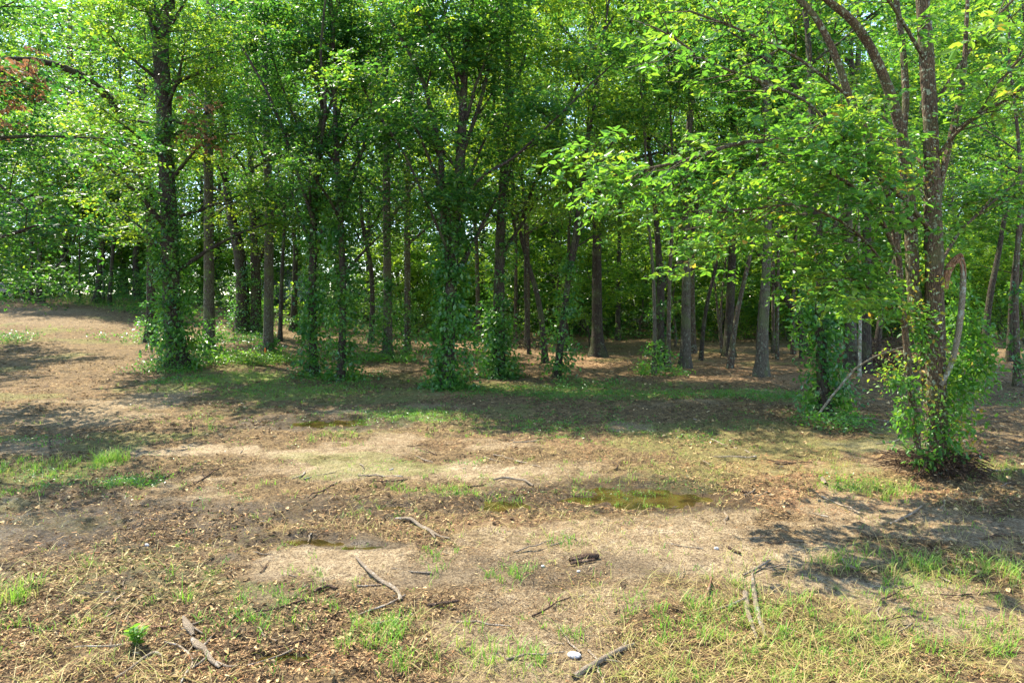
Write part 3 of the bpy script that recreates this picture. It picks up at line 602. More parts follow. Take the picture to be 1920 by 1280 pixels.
# a tree just outside the left border whose drooping leafy limbs enter the picture
tree('edge_tree', 'dark green boughs with rusty dead leaves hanging in at the left border', [(-230, 800, 34), (-230, 600, 30), (-225, 400, 26), (-220, 200, 22)], 10.5, 'bark_dark', 3.6, 2.4, 16, 20, seed=70, leaf=.10, tint=.35, ntw=10, extra=[pt(rng_.uniform(-60, 95) - (0 if q > 300 else 20), q, 13.2 + rng_.uniform(-1, 1)) for rng_ in [RS(4)] for q in rng_.uniform(215, 545, 46)],
     forks=[([(-225, 330, 12), (-120, 290, 9, .3), (-20, 330, 6, .5), (60, 400, 4, .6)], 5, 2.0, 10), ([(-225, 160, 12), (-120, 110, 9, .5), (0, 130, 6, .8), (70, 180, 4, 1)], 4, 1.6, 10)],
     dead=pp([(40, 105), (30, 120), (25, 145), (45, 150), (5, 170), (15, 185), (60, 152), (8, 230)], 12.2))
for i, (px, py, h) in enumerate([(-520, 760, 12), (-900, 900, 13), (-110, 636, 11), (-170, 655, 11)]):
    tree('edge_tree', ['shade tree outside the picture to the left', 'second shade tree, farther outside the picture to the left', 'shade tree beyond the left border, up the slope', 'shade tree beyond the left border, lower on the slope'][i], [(px, py, 30), (px, py - 300, 26)], h, 'bark_dark', 3.6, 3.0, 12, 30, seed=75 + i, leaf=.16, ntw=6)

# ------------------------------------------------------------------ the near lichen-barked tree on the right
rng = RS(500)
hb = ground_at(1752, 884); HY = hb[1]; hb = np.array(hb)
hero = empty('lichen_covered_tree', hb)
tag(hero, 'nearest tree, several lichen spotted stems rising from one vine wrapped foot', 'tree')
stems = {
 'a': [(1757, 884, 50), (1758, 830, 40), (1756, 760, 37), (1755, 680, 36), (1752, 600, 35), (1752, 500, 33), (1750, 430, 32), (1747, 330, 29), (1745, 230, 26), (1738, 120, 27), (1730, 0, 24), (1722, -120, 20), (1716, -260, 14), (1712, -380, 8)],
 'b': [(1748, 800, 22, .12), (1738, 700, 26, .12), (1722, 600, 28, .1), (1712, 540, 27, .1), (1709, 440, 26, .1), (1702, 340, 24, .05), (1690, 240, 22), (1668, 170, 20, -.05), (1640, 100, 19, -.1), (1602, 40, 17, -.2), (1550, 0, 15, -.3), (1490, -60, 12, -.4), (1420, -130, 8, -.5)],
 'c': [(1722, 860, 14, -.1), (1718, 800, 13, -.1), (1708, 730, 13, -.12), (1700, 650, 13, -.15), (1692, 570, 12, -.15), (1686, 490, 12, -.2), (1672, 400, 13, -.2), (1655, 330, 14, -.2), (1625, 250, 14, -.25), (1590, 180, 15, -.3), (1570, 110, 14, -.3), (1530, 30, 12, -.4), (1480, -20, 10, -.4), (1430, -90, 7, -.5)],
 'd': [(1752, 420, 12, .05), (1766, 330, 13), (1785, 250, 13), (1800, 190, 12, -.05), (1808, 130, 10), (1812, 40, 8), (1818, -60, 6)],
 'e': [(1690, 310, 12, .1), (1700, 180, 14, .2), (1690, 60, 12, .3), (1670, -60, 10, .4), (1660, -200, 7, .5)],
}
hc = []; stemP = {}
for key, q in stems.items():
    P = np.array([pt(u[0], u[1], HY + (u[3] if len(u) > 3 else 0)) for u in q]); R = np.array([u[2] / 2 / FPX * HY * .9 for u in q])
    if key == 'a': P[0, 2] -= .15
    Q = smooth_poly(np.c_[P, R], len(q) * 4, 2); stemP[key] = Q
    t_ = Tubes(); t_.add(Q[:, :3], Q[:, 3], 12, hash(key) % 7 if False else ord(key), .11); t_.build('stem', M['bark_hero'], hero, hb)
# limbs as drawn in the photo
limbs = [
 [(1752, 440, 9), (1700, 380, 9, -.3), (1625, 300, 8, -.5), (1560, 262, 9, -.7), (1480, 262, 8, -.9), (1380, 268, 7, -1.1), (1290, 300, 5, -1.2), (1200, 320, 4, -1.2), (1150, 330, 3, -1.2)],
 [(1686, 490, 7, -.2), (1640, 380, 7, -.5), (1570, 330, 7, -.8), (1500, 290, 5, -1.0), (1440, 275, 4, -1.1)],
 [(1708, 620, 9, -.1), (1660, 560, 8, -.3), (1600, 520, 7, -.5), (1550, 530, 4, -.6)],
 [(1672, 400, 7, -.2), (1600, 300, 6, -.5), (1520, 190, 5, -.6), (1420, 150, 5, -.8), (1330, 120, 4, -1), (1250, 60, 3, -1.1)],
 [(1590, 180, 6, -.3), (1500, 110, 5, -.5), (1400, 60, 4, -.6), (1290, 20, 4, -.6)],
 [(1655, 330, 6, -.2), (1560, 300, 5, -.2), (1480, 340, 4, -.2), (1400, 400, 4, -.2), (1340, 440, 3, -.2)],
 [(1690, 560, 6, -.15), (1640, 470, 5, -.5), (1590, 420, 4, -.8), (1500, 380, 4, -1), (1420, 390, 3, -1.1), (1330, 400, 3, -1.2)],
 [(1752, 300, 8), (1800, 240, 7, -.3), (1860, 200, 6, -.5), (1930, 170, 5, -.6), (2010, 150, 4, -.7)],
 [(1785, 250, 7), (1840, 210, 6, -.2), (1900, 120, 5, -.4), (1980, 60, 4, -.5)],
 [(1750, 200, 7), (1800, 120, 6), (1860, 40, 5), (1930, -30, 4)],
 [(1738, 120, 7), (1680, 20, 6, -.3), (1620, -60, 5, -.6), (1540, -120, 4, -.9)],
 [(1760, 500, 6), (1800, 430, 6, .3), (1860, 380, 5, .6), (1920, 330, 4, .9)],
 [(1748, 330, 6, .2), (1690, 260, 5, .8), (1640, 200, 4, 1.4), (1580, 160, 4, 1.9)],
 [(1750, 420, 6, .2), (1720, 340, 5, 1), (1700, 300, 4, 1.6), (1640, 280, 3, 2.2)],
]
for L in limbs:
    P = np.array([pt(u[0], u[1], HY + (u[3] if len(u) > 3 else 0)) for u in L]); R = np.array([u[2] / 2 / FPX * HY for u in L])
    Q = smooth_poly(np.c_[P, R], len(L) * 4, 2); t_ = Tubes(); t_.add(Q[:, :3], Q[:, 3], 7, 3, .08)
    n = len(Q)
    for s_ in range(int(n * .9)):
        t = rng.uniform(.18, 1.0) * (n - 1); c0 = np.array([np.interp(t, np.arange(n), Q[:, j]) for j in range(3)])
        dq = Q[min(n - 1, int(t) + 1), :3] - Q[max(0, int(t) - 1), :3]; dq /= np.linalg.norm(dq) + 1e-6
        sd_ = np.cross(dq, UP); sd_ /= np.linalg.norm(sd_) + 1e-6
        dd = dq * .7 + sd_ * rng.choice([-1, 1]) * rng.uniform(.3, .9) + np.array([0, 0, rng.uniform(-.55, .45)]); dd /= np.linalg.norm(dd)
        l2 = rng.uniform(.35, .95); e_ = c0 + dd * l2; m_ = c0 + dd * l2 * .5 + rng.randn(3) * .03
        t_.add([c0, m_, e_], [.008, .006, .003], 4); hc += [m_, e_]
    t_.build('limb', M['bark_hero'], hero, hb)
# upper crown above the frame
up = []
for key in 'abce':
    Q = stemP[key]
    for s_ in range(9):
        i = rng.randint(int(len(Q) * .62), len(Q)); up.append(Q[i, :3] + rng.randn(3) * np.array([.8, .8, .4]))
hc = np.array(hc + up)
hc = hc[fbm(hc[:, 0] * 1.1 + 3, hc[:, 2] * 1.3 + hc[:, 1] * .6, 3, 12) > .455]
# thin out where the photo shows dark gaps
cr = .30 * rng.uniform(.7, 1.3, len(hc)); ct = np.clip(.52 + rng.randn(len(hc)) * .15, 0, 1)
pos, d, nm, sz, ti, tw = cluster_leaves(hc, cr, ct, 7, 8, .088, rng, np.array([hb[0] + .3, hb[1] + 1.0, 0]), flat=.7, spread=.6)
link('crown', leaf_mesh('crown', pos - hb, d, nm, sz, ti, LH), M['leaf_hero'], hero)
tb = Tubes()
sel = rng.permutation(len(tw[0]))[:3200]
for i in sel: tb.add([tw[0][i], (tw[0][i] + tw[1][i]) / 2 + rng.randn(3) * .01, tw[1][i]], [.003, .0025, .0015], 3)
link('twigs', tb.mesh('twigs', hb), M['bark_hero'], hero)['kind'] = 'stuff'
# vines round the foot and the leafy mass on its right side
A = stemP['a'][:, :3]; AR = stemP['a'][:, 3]; Cc = stemP['c'][:, :3]; CR = stemP['c'][:, 3]
parts = [ivy_leaves(A, AR, hb[2] + .0, hb[2] + 1.0, .13, .08, 300, .06, rng, .6), ivy_leaves(A, AR, hb[2] + .5, hb[2] + 4.4, .08, .07, 620, .055, rng, .55),
         ivy_leaves(Cc, CR, hb[2] + .3, hb[2] + 2.4, .16, .10, 700, .055, rng, .65), ivy_leaves(stemP['b'][:, :3], stemP['b'][:, 3], hb[2] + .7, hb[2] + 4.0, .10, .10, 620, .055, rng, .6)]
def blob(lst, n, size, tint):
    out = []
    for (px, py, dy, rx, ry, w_) in lst:
        c = np.array(pt(px, py, HY + dy)); k = int(n * w_)
        o = rng.randn(k, 3); o /= np.linalg.norm(o, axis=1)[:, None]; o *= (rng.rand(k) ** .45)[:, None]
        p = c + o * np.array([rx / FPX * HY, rx / FPX * HY * .9, ry / FPX * HY])
        dd = o * .6 + rng.randn(k, 3) * .5; dd[:, 2] -= .25
        out.append((p, dd, o * .4 + UP * .9 + rng.randn(k, 3) * .4, size * rng.uniform(.6, 1.25, k), np.clip(tint + rng.randn(k) * .15, 0, 1)))
    return [np.concatenate(x) for x in zip(*out)]
parts.append(blob([(1800, 640, .3, 60, 75, .8), (1815, 690, .2, 62, 60, 1), (1790, 730, .1, 55, 50, .8), (1800, 580, .35, 40, 60, .4), (1835, 640, .3, 32, 60, .4), (1775, 810, -.15, 38, 45, .3),
                   (1820, 800, 0, 35, 35, .12), (1790, 500, .4, 30, 70, .25), (1850, 690, .2, 20, 20, .12), (1790, 845, -.1, 50, 22, .2), (1730, 862, -.25, 30, 16, .12), (1700, 780, -.2, 25, 40, .3), (1690, 715, -.25, 30, 14, .15), (1725, 620, -.1, 30, 60, .4), (1660, 560, -.3, 40, 40, .3), (1610, 530, -.5, 50, 30, .25)], 620, .078, .5))
pos, d, nm, sz, ti = [np.concatenate(x) for x in zip(*parts)]
link('vine', leaf_mesh('vine', pos - hb, d, nm, sz, ti, LH), M['leaf_hero'], hero)
# snapped branch hanging at the right side
tb = Tubes()
Q = [pt(*u) for u in [(1768, 540, HY - .02), (1775, 512, HY - .05), (1786, 492, HY - .1), (1797, 482, HY - .12)]]
tb.add(smooth_poly(Q, 10), np.linspace(.055, .035, 10), 8, 4, .15)
for k_ in range(7):
    a = rng.randn(3) * .012; tb.add(smooth_poly(np.array([pt(1790, 492, HY - .12), pt(1800, 474 + k_, HY - .13), pt(1806, 480 + k_ * 3, HY - .14), pt(1807, 500 + k_ * 4, HY - .14)]) + a, 8), np.linspace(.016, .006, 8), 5, k_, .2)
tb.build('snapped_stub', M['bark_red'], hero, hb)
tb = Tubes()
Q = smooth_poly([pt(*u) for u in [(1802, 484, HY - .13), (1807, 500, HY - .14), (1806, 535, HY - .14), (1803, 580, HY - .15), (1796, 630, HY - .15), (1789, 668, HY - .15), (1774, 705, HY - .12), (1764, 722, HY - .1)]], 20)
tb.add(Q, np.r_[np.linspace(.030, .035, 10), np.linspace(.035, .028, 10)], 9, 5, .12)
tb.build('hanging_branch', M['bark_pale'], hero, hb)
# tangle of dry roots and runners at the foot
tb = Tubes()
for k_ in range(420):
    a = rng.uniform(0, 2 * math.pi); r0 = rng.uniform(.1, .35); L = rng.uniform(.12, .45)
    z0 = rng.uniform(.0, .28) * (1 - r0)
    p0 = hb + np.array([math.cos(a) * r0, math.sin(a) * r0 * .8, z0 + .02]); d_ = np.array([math.cos(a) + rng.randn() * .6, math.sin(a) + rng.randn() * .6, rng.uniform(-.5, .3)]); d_ /= np.linalg.norm(d_)
    p2 = p0 + d_ * L; p2[2] = max(p2[2], float(gsurf(p2[0], p2[1])) + .005)
    tb.add(smooth_poly([p0, (p0 + p2) / 2 + rng.randn(3) * .05 + np.array([0, 0, .04]), p2], 5), np.full(5, rng.uniform(.0025, .006)), 4)
link('root_tangle', tb.mesh('root_tangle', hb), M['wood_dark'], hero)

# ------------------------------------------------------------------ background trees: a few kinds, copied
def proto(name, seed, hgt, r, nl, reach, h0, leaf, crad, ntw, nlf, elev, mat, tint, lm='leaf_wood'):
    rng = RS(seed); n = 14; z = np.linspace(-.15, hgt, n); P = np.stack([np.cumsum(rng.randn(n) * .10), np.cumsum(rng.randn(n) * .10), z], 1); P[:, :2] -= P[0, :2]
    R = r * (1 - .8 * np.linspace(0, 1, n)); R[0] *= 1.5
    tb = Tubes(); tb.add(P, R, 8, seed, .1)
    ce = limbs_of(P, R, rng, h0, nl, reach, elev, sub=4, tb=tb)
    cr = crad * rng.uniform(.7, 1.3, len(ce)); ct = np.clip(tint + rng.randn(len(ce)) * .15, 0, 1)
    pos, d, nm, sz, ti, _ = cluster_leaves(ce, cr, ct, ntw, nlf, leaf, rng, np.array([0, 0, 0.]))
    ok = pos[:, 2] > .15
    return (name, tb.mesh('trunk'), leaf_mesh('crown', pos[ok], d[ok], nm[ok], sz[ok], ti[ok]), mat, lm)
K = [proto('background_tree', 201, 19, .20, 22, 4.0, 4.2, .17, .95, 6, 7, 38, 'bark_dark', .55),
     proto('background_tree', 202, 22, .24, 24, 4.4, 5.2, .18, 1.0, 6, 7, 34, 'bark', .45),
     proto('background_tree', 203, 17, .15, 22, 3.4, 3.4, .16, .9, 6, 7, 45, 'bark_dark', .65),
     proto('background_tree', 204, 24, .28, 26, 4.6, 6.0, .18, 1.05, 6, 7, 34, 'bark_dark', .5)]
S = [proto('leafy_sapling', 211, 5.5, .045, 16, 1.9, .7, .13, .5, 7, 7, 28, 'bark_dark', .6),
     proto('leafy_sapling', 212, 4.0, .035, 14, 1.6, .35, .12, .45, 7, 7, 24, 'bark_dark', .7),
     proto('leafy_sapling', 213, 7.0, .06, 18, 2.2, 1.2, .14, .55, 7, 7, 30, 'bark', .55)]
def put(kd, x, y, s, rz, label, group):
    name, tm, cm, mat, lm = kd
    e = empty(name, (x, y, gz(x, y))); tag(e, label, 'tree', group); e.scale = (s, s, s); e.rotation_euler = (0, 0, rz)
    link('trunk', tm, M[mat], e); link('crown', cm, M[lm], e)
rng = RS(900)
cells = []
for y in np.arange(37.5, 53, 4.6):
    for x in np.arange(-.80 * y - 1, .80 * y + 2, 6.6):
        cells.append((x + rng.uniform(-1.6, 1.6), y + rng.uniform(-1.3, 1.3)))
i = 0
for (x, y) in cells:
    if x < -7 and y < 38: continue
    put(K[rng.randint(4)], x, y, rng.uniform(.8, 1.1), rng.uniform(0, 6.28), 'one of the tall leafy trees crowding the wood beyond the clearing', 'tall trees deep in the wood'); i += 1
cells = []
for y in np.arange(29.5, 53, 3.0):
    for x in np.arange(-.78 * y, .80 * y, 3.4):
        cells.append((x + rng.uniform(-1.3, 1.3), y + rng.uniform(-1.3, 1.3)))
for (x, y) in cells:
    if x < -9 and y < 40: continue
    if x < 0 and y < 33: continue
    if abs((x / y * FPX + 960) - 700) < 42 or abs((x / y * FPX + 960) - 532) < 30: continue
    put(S[rng.randint(3)], x, y, rng.uniform(.75, 1.3), rng.uniform(0, 6.28), 'one of the low leafy saplings filling the wood behind the trunks', 'saplings in the understorey')

# far wood: foliage mass and undergrowth nobody could count
def mass(name, label, n, xr, yr, zf, size, seed, mat, tint, clump=1.4, cat='woodland'):
    rng = RS(seed); K_ = n // 60
    cy = rng.uniform(yr[0], yr[1], K_); cx = rng.uniform(-1, 1, K_) * xr * cy; cz = zf(cx, cy, rng)
    cc = np.stack([cx, cy, terrain(cx, cy) + cz], 1)
    pos, d, nm, sz, ti, _ = cluster_leaves(cc, clump * rng.uniform(.6, 1.4, K_), np.clip(tint + .9 * (fbm(cx * .25 + 8, cz * .3 + cy * .1, 3, 5) - .5) + rng.randn(K_) * .16, 0, 1), 10, 6, size, rng, np.array([0, 200., 0]), flat=.5)
    ok = pos[:, 2] > terrain(pos[:, 0], pos[:, 1]) + .02
    o = link(name, leaf_mesh(name, pos[ok], d[ok], nm[ok], sz[ok], ti[ok]), M[mat]); tag(o, label, cat, kind='stuff'); return o
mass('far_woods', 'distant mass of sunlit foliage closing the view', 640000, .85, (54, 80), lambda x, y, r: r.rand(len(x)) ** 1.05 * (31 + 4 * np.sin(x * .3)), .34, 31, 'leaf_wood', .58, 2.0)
def ug(x, y, r): return r.rand(len(x)) ** 1.6 * 2.2
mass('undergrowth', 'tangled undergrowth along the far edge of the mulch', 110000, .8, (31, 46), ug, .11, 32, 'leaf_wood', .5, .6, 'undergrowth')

# ------------------------------------------------------------------ grass, low weeds and litter
def blades(name, P, hgt, tint, rng, width=.0024, lean=.75):
    n = len(P); a = rng.rand(n) * 2 * math.pi; o = np.stack([np.cos(a), np.sin(a), np.zeros(n)], 1)
    s = np.stack([-np.sin(a), np.cos(a), np.zeros(n)], 1); ln = lean * rng.uniform(.2, 1.6, n)
    ww = (width * rng.uniform(.6, 1.3, n))[:, None]
    p0 = P; p1 = P + (UP * .5 + o * (ln * .25)[:, None]) * hgt[:, None]; p2 = P + (UP * .85 + o * (ln * .7)[:, None]) * hgt[:, None]; p3 = P + (UP * .95 + o * (ln * 1.25)[:, None]) * hgt[:, None]
    V = np.stack([p0 - s * ww, p0 + s * ww, p1 + s * ww * .9, p1 - s * ww * .9, p2 + s * ww * .6, p2 - s * ww * .6, p3 + s * ww * .12, p3 - s * ww * .12], 1).reshape(-1, 3)
    b = np.arange(n)[:, None, None] * 8; F = (b + np.array([[0, 1, 2, 3], [3, 2, 4, 5], [5, 4, 6, 7]])[None]).reshape(-1, 4)
    return mesh_from(name, V, F, tint=np.repeat(tint, 3))
rng = RS(77); GP = []; GH = []; GT = []
def tuft(px, py, rx, ry, n, h, t, cl=9):
    a = ground_at(px, py); Y = a[1]; u = ground_at(px, py - ry); dn = ground_at(px, py + ry)
    n = int(n * (.5 if Y < 7.5 else .9)); h = h * (.82 if Y < 7.5 else 1); k = max(1, n // cl); cx = a[0] + rng.randn(k) * rx / FPX * Y * .62; cyy = Y + rng.randn(k) * max((u[1] - dn[1]) / 3.2, .03)
    x = np.repeat(cx, cl) + rng.randn(k * cl) * .022; y = np.repeat(cyy, cl) + rng.randn(k * cl) * .022
    y = np.maximum(y, 1.5)
    GP.append(np.stack([x, y, gsurf(x, y) - .005], 1)); GH.append(h * rng.uniform(.3, 1.2, k * cl)); GT.append(np.clip(t + np.repeat(rng.randn(k), cl) * .12 + rng.randn(k * cl) * .1, 0, 1))
for a in [(100, 882, 75, 18, 450, .12, .65), (205, 866, 32, 8, 500, .16, .6), (15, 878, 40, 14, 240, .11, .5), (35, 920, 60, 14, 260, .07, .5), (250, 908, 60, 12, 500, .06, .4),
          (25, 1120, 45, 34, 420, .17, .62), (10, 1175, 16, 16, 60, .2, .45), (345, 1125, 10, 10, 36, .18, .4), (335, 1075, 8, 8, 22, .16, .45), (385, 1085, 14, 8, 30, .13, .5), (70, 1185, 20, 10, 40, .13, .5),
          (170, 1040, 30, 20, 60, .1, .5), (510, 1145, 100, 40, 700, .085, .35), (560, 1100, 60, 30, 250, .08, .35), (720, 1180, 50, 24, 650, .11, .5), (742, 1245, 18, 20, 160, .13, .5), (650, 1200, 30, 16, 140, .09, .45),
          (950, 1082, 36, 16, 260, .10, .4), (820, 1045, 30, 16, 180, .07, .4), (1045, 1015, 36, 14, 200, .08, .45), (815, 1080, 12, 18, 60, .09, .35), (1570, 1058, 40, 12, 260, .12, .6), (1735, 1068, 95, 24, 900, .13, .62),
          (1900, 1085, 30, 20, 350, .13, .6), (1700, 1110, 100, 20, 500, .08, .5), (1215, 1165, 60, 40, 420, .09, .5), (1330, 1155, 80, 44, 620, .11, .5), (1440, 1150, 60, 40, 600, .1, .5), (950, 1235, 90, 40, 500, .12, .5),
          (1070, 1190, 30, 18, 120, .1, .45), (1660, 1190, 240, 60, 1100, .09, .52), (1500, 1220, 160, 50, 550, .1, .5), (1880, 1190, 60, 40, 420, .11, .55), (1400, 1270, 200, 20, 300, .1, .5), (1640, 918, 70, 18, 700, .09, .65),
          (1870, 885, 60, 16, 500, .09, .75), (700, 958, 60, 14, 200, .07, .4), (850, 922, 60, 10, 300, .07, .5), (760, 915, 50, 6, 160, .06, .5), (1180, 925, 80, 12, 260, .08, .5), (960, 935, 40, 7, 120, .08, .5), (1130, 942, 60, 6, 120, .07, .55),
          (640, 820, 60, 8, 200, .1, .5), (385, 815, 8, 6, 40, .18, .5), (400, 790, 90, 10, 300, .06, .6), (780, 778, 100, 12, 900, .07, .55), (420, 712, 110, 18, 2600, .09, .6), (560, 735, 140, 12, 1500, .07, .55),
          (1050, 730, 300, 10, 2200, .07, .5), (1300, 740, 240, 8, 1300, .06, .45), (900, 800, 150, 18, 700, .06, .6), (1100, 800, 250, 22, 500, .06, .6), (235, 573, 90, 4, 1600, .32, .5), (185, 566, 40, 4, 900, .5, .55),
          (20, 640, 40, 10, 250, .12, .6), (110, 618, 60, 5, 200, .12, .7), (700, 607, 60, 4, 600, .2, .55), (1570, 870, 60, 14, 200, .08, .8), (1250, 870, 200, 12, 200, .06, .7)]:
    tuft(*a)
# sparse blades everywhere in the open
n = 700
for _ in range(n):
    py = 760 + 520 * rng.rand(); tuft(rng.uniform(-60, 1980), py, 14, 5, int(rng.randint(8, 26)), rng.uniform(.03, .08), rng.uniform(.3, .85), cl=5)
P_ = np.concatenate(GP); o = link('grass', blades('grass', P_, np.concatenate(GH), np.concatenate(GT), rng), M['grass']); tag(o, 'sparse bright green grass blades sprouting from the mud', 'grass', kind='stuff')
# dry straw
k = 24000; py = 800 + 500 * rng.rand(k); px = rng.uniform(-80, 2000, k); Y = H * FPX / (py - HOR); x = (px - 960) / FPX * Y
m4 = masks(x, Y); ok = (rng.rand(k) > np.maximum(m4[0] * .85, m4[2] * .9)) & (rng.rand(k) < .45 + .55 * sstep((x + 1) / 3)) & (puddle_dip(x, Y) < .4) & (fbm(x * 1.1, Y * 1.1, 3, 55) > .46); x, Y = x[ok], Y[ok]
o = link('straw', blades('straw', np.stack([x, Y, gsurf(x, Y)], 1), rng.uniform(.02, .075, len(x)), np.clip(rng.uniform(.8, 1.05, len(x)), 0, 1), rng, .0018, 2.6), M['grass']); tag(o, 'dry straw stubble lying over the mud', 'straw', kind='stuff')

# low broad-leaved weeds
CP = []; CT = []; CS = []
def weeds(px, py, rx, ry, n, s, t, hh=.05):
    a = ground_at(px, py); Y = a[1]; u = ground_at(px, py - ry); dn = ground_at(px, py + ry)
    k = max(1, n // 14); cx = a[0] + rng.uniform(-1, 1, k) * rx / FPX * Y; cyy = Y + rng.uniform(-1, 1, k) * max((u[1] - dn[1]) / 2, .1)
    x = np.repeat(cx, 14) + rng.randn(k * 14) * s * 2.4; y = np.repeat(cyy, 14) + rng.randn(k * 14) * s * 2.4
    CP.append(np.stack([x, y, gsurf(x, y) + hh * rng.rand(k * 14)], 1)); CT.append(np.clip(t + rng.randn(k * 14) * .16, 0, 1)); CS.append(s * rng.uniform(.6, 1.3, k * 14))
for a in [(485, 678, 60, 8, 2600, .07, .8, .22), (330, 690, 60, 14, 1500, .06, .5, .2), (400, 668, 45, 7, 1200, .07, .6, .2), (345, 712, 40, 7, 600, .05, .4), (720, 676, 50, 6, 1600, .07, .6, .2), (1100, 722, 60, 10, 900, .05, .4, .12),
          (560, 730, 150, 12, 1800, .04, .55), (650, 712, 60, 12, 700, .06, .5, .15), (600, 710, 60, 10, 500, .06, .5, .15), (835, 728, 50, 8, 500, .06, .5, .12), (1000, 735, 150, 10, 2400, .04, .5), (1250, 740, 250, 8, 3200, .04, .5), (1470, 748, 120, 7, 1200, .04, .5),
          (770, 780, 100, 14, 1300, .03, .6), (1030, 800, 60, 12, 600, .035, .6), (900, 770, 300, 20, 1500, .03, .5), (1230, 700, 40, 8, 700, .06, .7, .25), (245, 905, 60, 10, 900, .025, .5), (90, 900, 90, 22, 700, .025, .5),
          (1570, 800, 60, 12, 900, .06, .5, .2), (1150, 820, 200, 14, 500, .03, .6), (1320, 828, 40, 8, 160, .03, .6), (870, 872, 40, 5, 160, .02, .55), (1590, 905, 50, 16, 200, .035, .7), (60, 830, 80, 10, 400, .03, .5),
          (1880, 750, 80, 14, 500, .04, .5), (420, 770, 200, 20, 700, .025, .6), (250, 636, 60, 6, 500, .07, .5, .2), (10, 640, 34, 12, 900, .07, .3, .25), (440, 640, 60, 8, 1400, .08, .4, .3), (1330, 790, 240, 18, 600, .03, .5),
          (560, 850, 300, 20, 240, .02, .6), (350, 925, 200, 20, 240, .018, .6), (1000, 920, 200, 12, 400, .016, .6), (1250, 915, 120, 10, 240, .018, .6), (700, 880, 80, 16, 180, .018, .7)]:
    weeds(*a)
P_ = np.concatenate(CP); n = len(P_); d = rng.randn(n, 3); d[:, 2] = np.abs(d[:, 2]) * .5
o = link('low_weeds', leaf_mesh('low_weeds', P_, d, UP + rng.randn(n, 3) * .5, np.concatenate(CS), np.concatenate(CT)), M['leaf_ivy']); tag(o, 'low broad leaved weeds creeping over the shaded floor', 'weeds', kind='stuff')

# wood chips, bark shreds and leaf litter
k = 560000; py = 590 + 700 * rng.rand(k); px = rng.uniform(-90, 2010, k)
Y = H * FPX / (py - HOR)
far = Y > 13
x = (px - 960) / FPX * Y
m4 = masks(x, Y); dens = .12 + 1.0 * sstep((fbm(x * 1.7, Y * 1.7, 4, 61) - .34) / .34); dens = dens * (1 - .55 * np.clip(m4[0] * 1.0, 0, 1)) * (1 - .5 * m4[1]) + .4 * m4[3]
ok = (rng.rand(k) < dens) & (puddle_dip(x, Y) < .2 + .3 * rng.rand(k)) & (Y < 45); x, Y = x[ok], Y[ok]; n = len(x); red = m4[3][ok]
L = np.exp(rng.randn(n) * .6) * (.017 + .0022 * Y); L = np.minimum(L, .034 + .0028 * Y) * (1 - .6 * np.clip(m4[0][ok], 0, 1)); W = .07 + .3 * rng.rand(n) ** 2 + .12 * sstep((Y - 8) / 8)
a = rng.rand(n) * 6.28; d = np.stack([np.cos(a), np.sin(a), rng.randn(n) * .22], 1); nm = UP + rng.randn(n, 3) * .45
d /= np.linalg.norm(d, axis=1)[:, None]; wv = np.cross(nm, d); wv /= np.linalg.norm(wv, axis=1)[:, None]
p = np.stack([x, Y, gsurf(x, Y) + .004 + .006 * rng.rand(n)], 1); hl = (d * L[:, None]) / 2; hw = wv * (L * W * .35)[:, None]
V = np.stack([p - hl - hw * .5, p - hl * .6 + hw, p + hl + hw * .4, p + hl * .7 - hw], 1).reshape(-1, 3)
ti = np.clip(rng.beta(1.25, 1.35, n) * .93, 0, 1); ti = np.where(rng.rand(n) < .03 + .25 * red, 1.0, ti)
o = link('mulch_litter', mesh_from('mulch_litter', V, np.arange(n * 4).reshape(-1, 4), tint=ti), M['litter']); tag(o, 'shredded bark, twigs and dead leaves strewn over the floor', 'litter', kind='stuff')

k = 9000; py = 600 + 680 * rng.rand(k); px = rng.uniform(-80, 2000, k); Y = H * FPX / (py - HOR); x = (px - 960) / FPX * Y
ok = (fbm(x * .8 + 40, Y * .8, 3, 19) > .47) & (puddle_dip(x, Y) < .5) & (masks(x, Y)[0] < .25); x, Y = x[ok], Y[ok]; n = len(x); d = rng.randn(n, 3); d[:, 2] *= .25
o = link('leaf_litter', leaf_mesh('leaf_litter', np.stack([x, Y, gsurf(x, Y) + .012], 1), d, UP + rng.randn(n, 3) * .55, (.022 + .0022 * Y) * rng.uniform(.7, 1.6, n), rng.uniform(.3, .98, n), (LH[0] * np.array([1, 1.3, 3.0]), LH[1])), M['litter']); tag(o, 'curled brown fallen leaves lying on the floor', 'litter', kind='stuff')
# ------------------------------------------------------------------ loose things on the floor
def stick(name, label, polys, mat, cat='stick', lift=.012, k=7, group=None):
    """polys: list of [(px, py, width px), ...] lying on the ground"""
    a0 = ground_at(polys[0][0][0], polys[0][0][1]); o = np.array(a0); tb = Tubes()
    for q in polys:
        P = []; R = []
        for u in q:
            g_ = ground_at(u[0], u[1]); P.append([g_[0], g_[1], float(gsurf(g_[0], g_[1])) + lift + u[2] / 2 / FPX * g_[1] * .6 + (u[3] if len(u) > 3 else 0)]); R.append(u[2] / 2 / FPX * g_[1])
        Q = smooth_poly(np.c_[P, R], max(10, len(q) * 5), 2); tb.add(Q[:, :3], Q[:, 3], k, len(q), .15)
    ob = tb.build(name, M[mat], None, o); ob.location = o; tag(ob, label, cat, group); return ob
stick('fallen_stick', 'pale bent stick lying in the mud near the sandy silt, tip pointing up left', [[(742, 972, 4), (770, 974, 6), (790, 986, 7), (806, 998, 7), (822, 1004, 5), (844, 1008, 3)], [(806, 998, 5), (816, 1010, 3)]], 'wood_dry')
stick('fallen_stick', 'grey curved stick running down from the sandy silt', [[(668, 1048, 4), (690, 1072, 7), (716, 1090, 8), (736, 1102, 8), (748, 1116, 8), (752, 1130, 7)]], 'wood_dry')
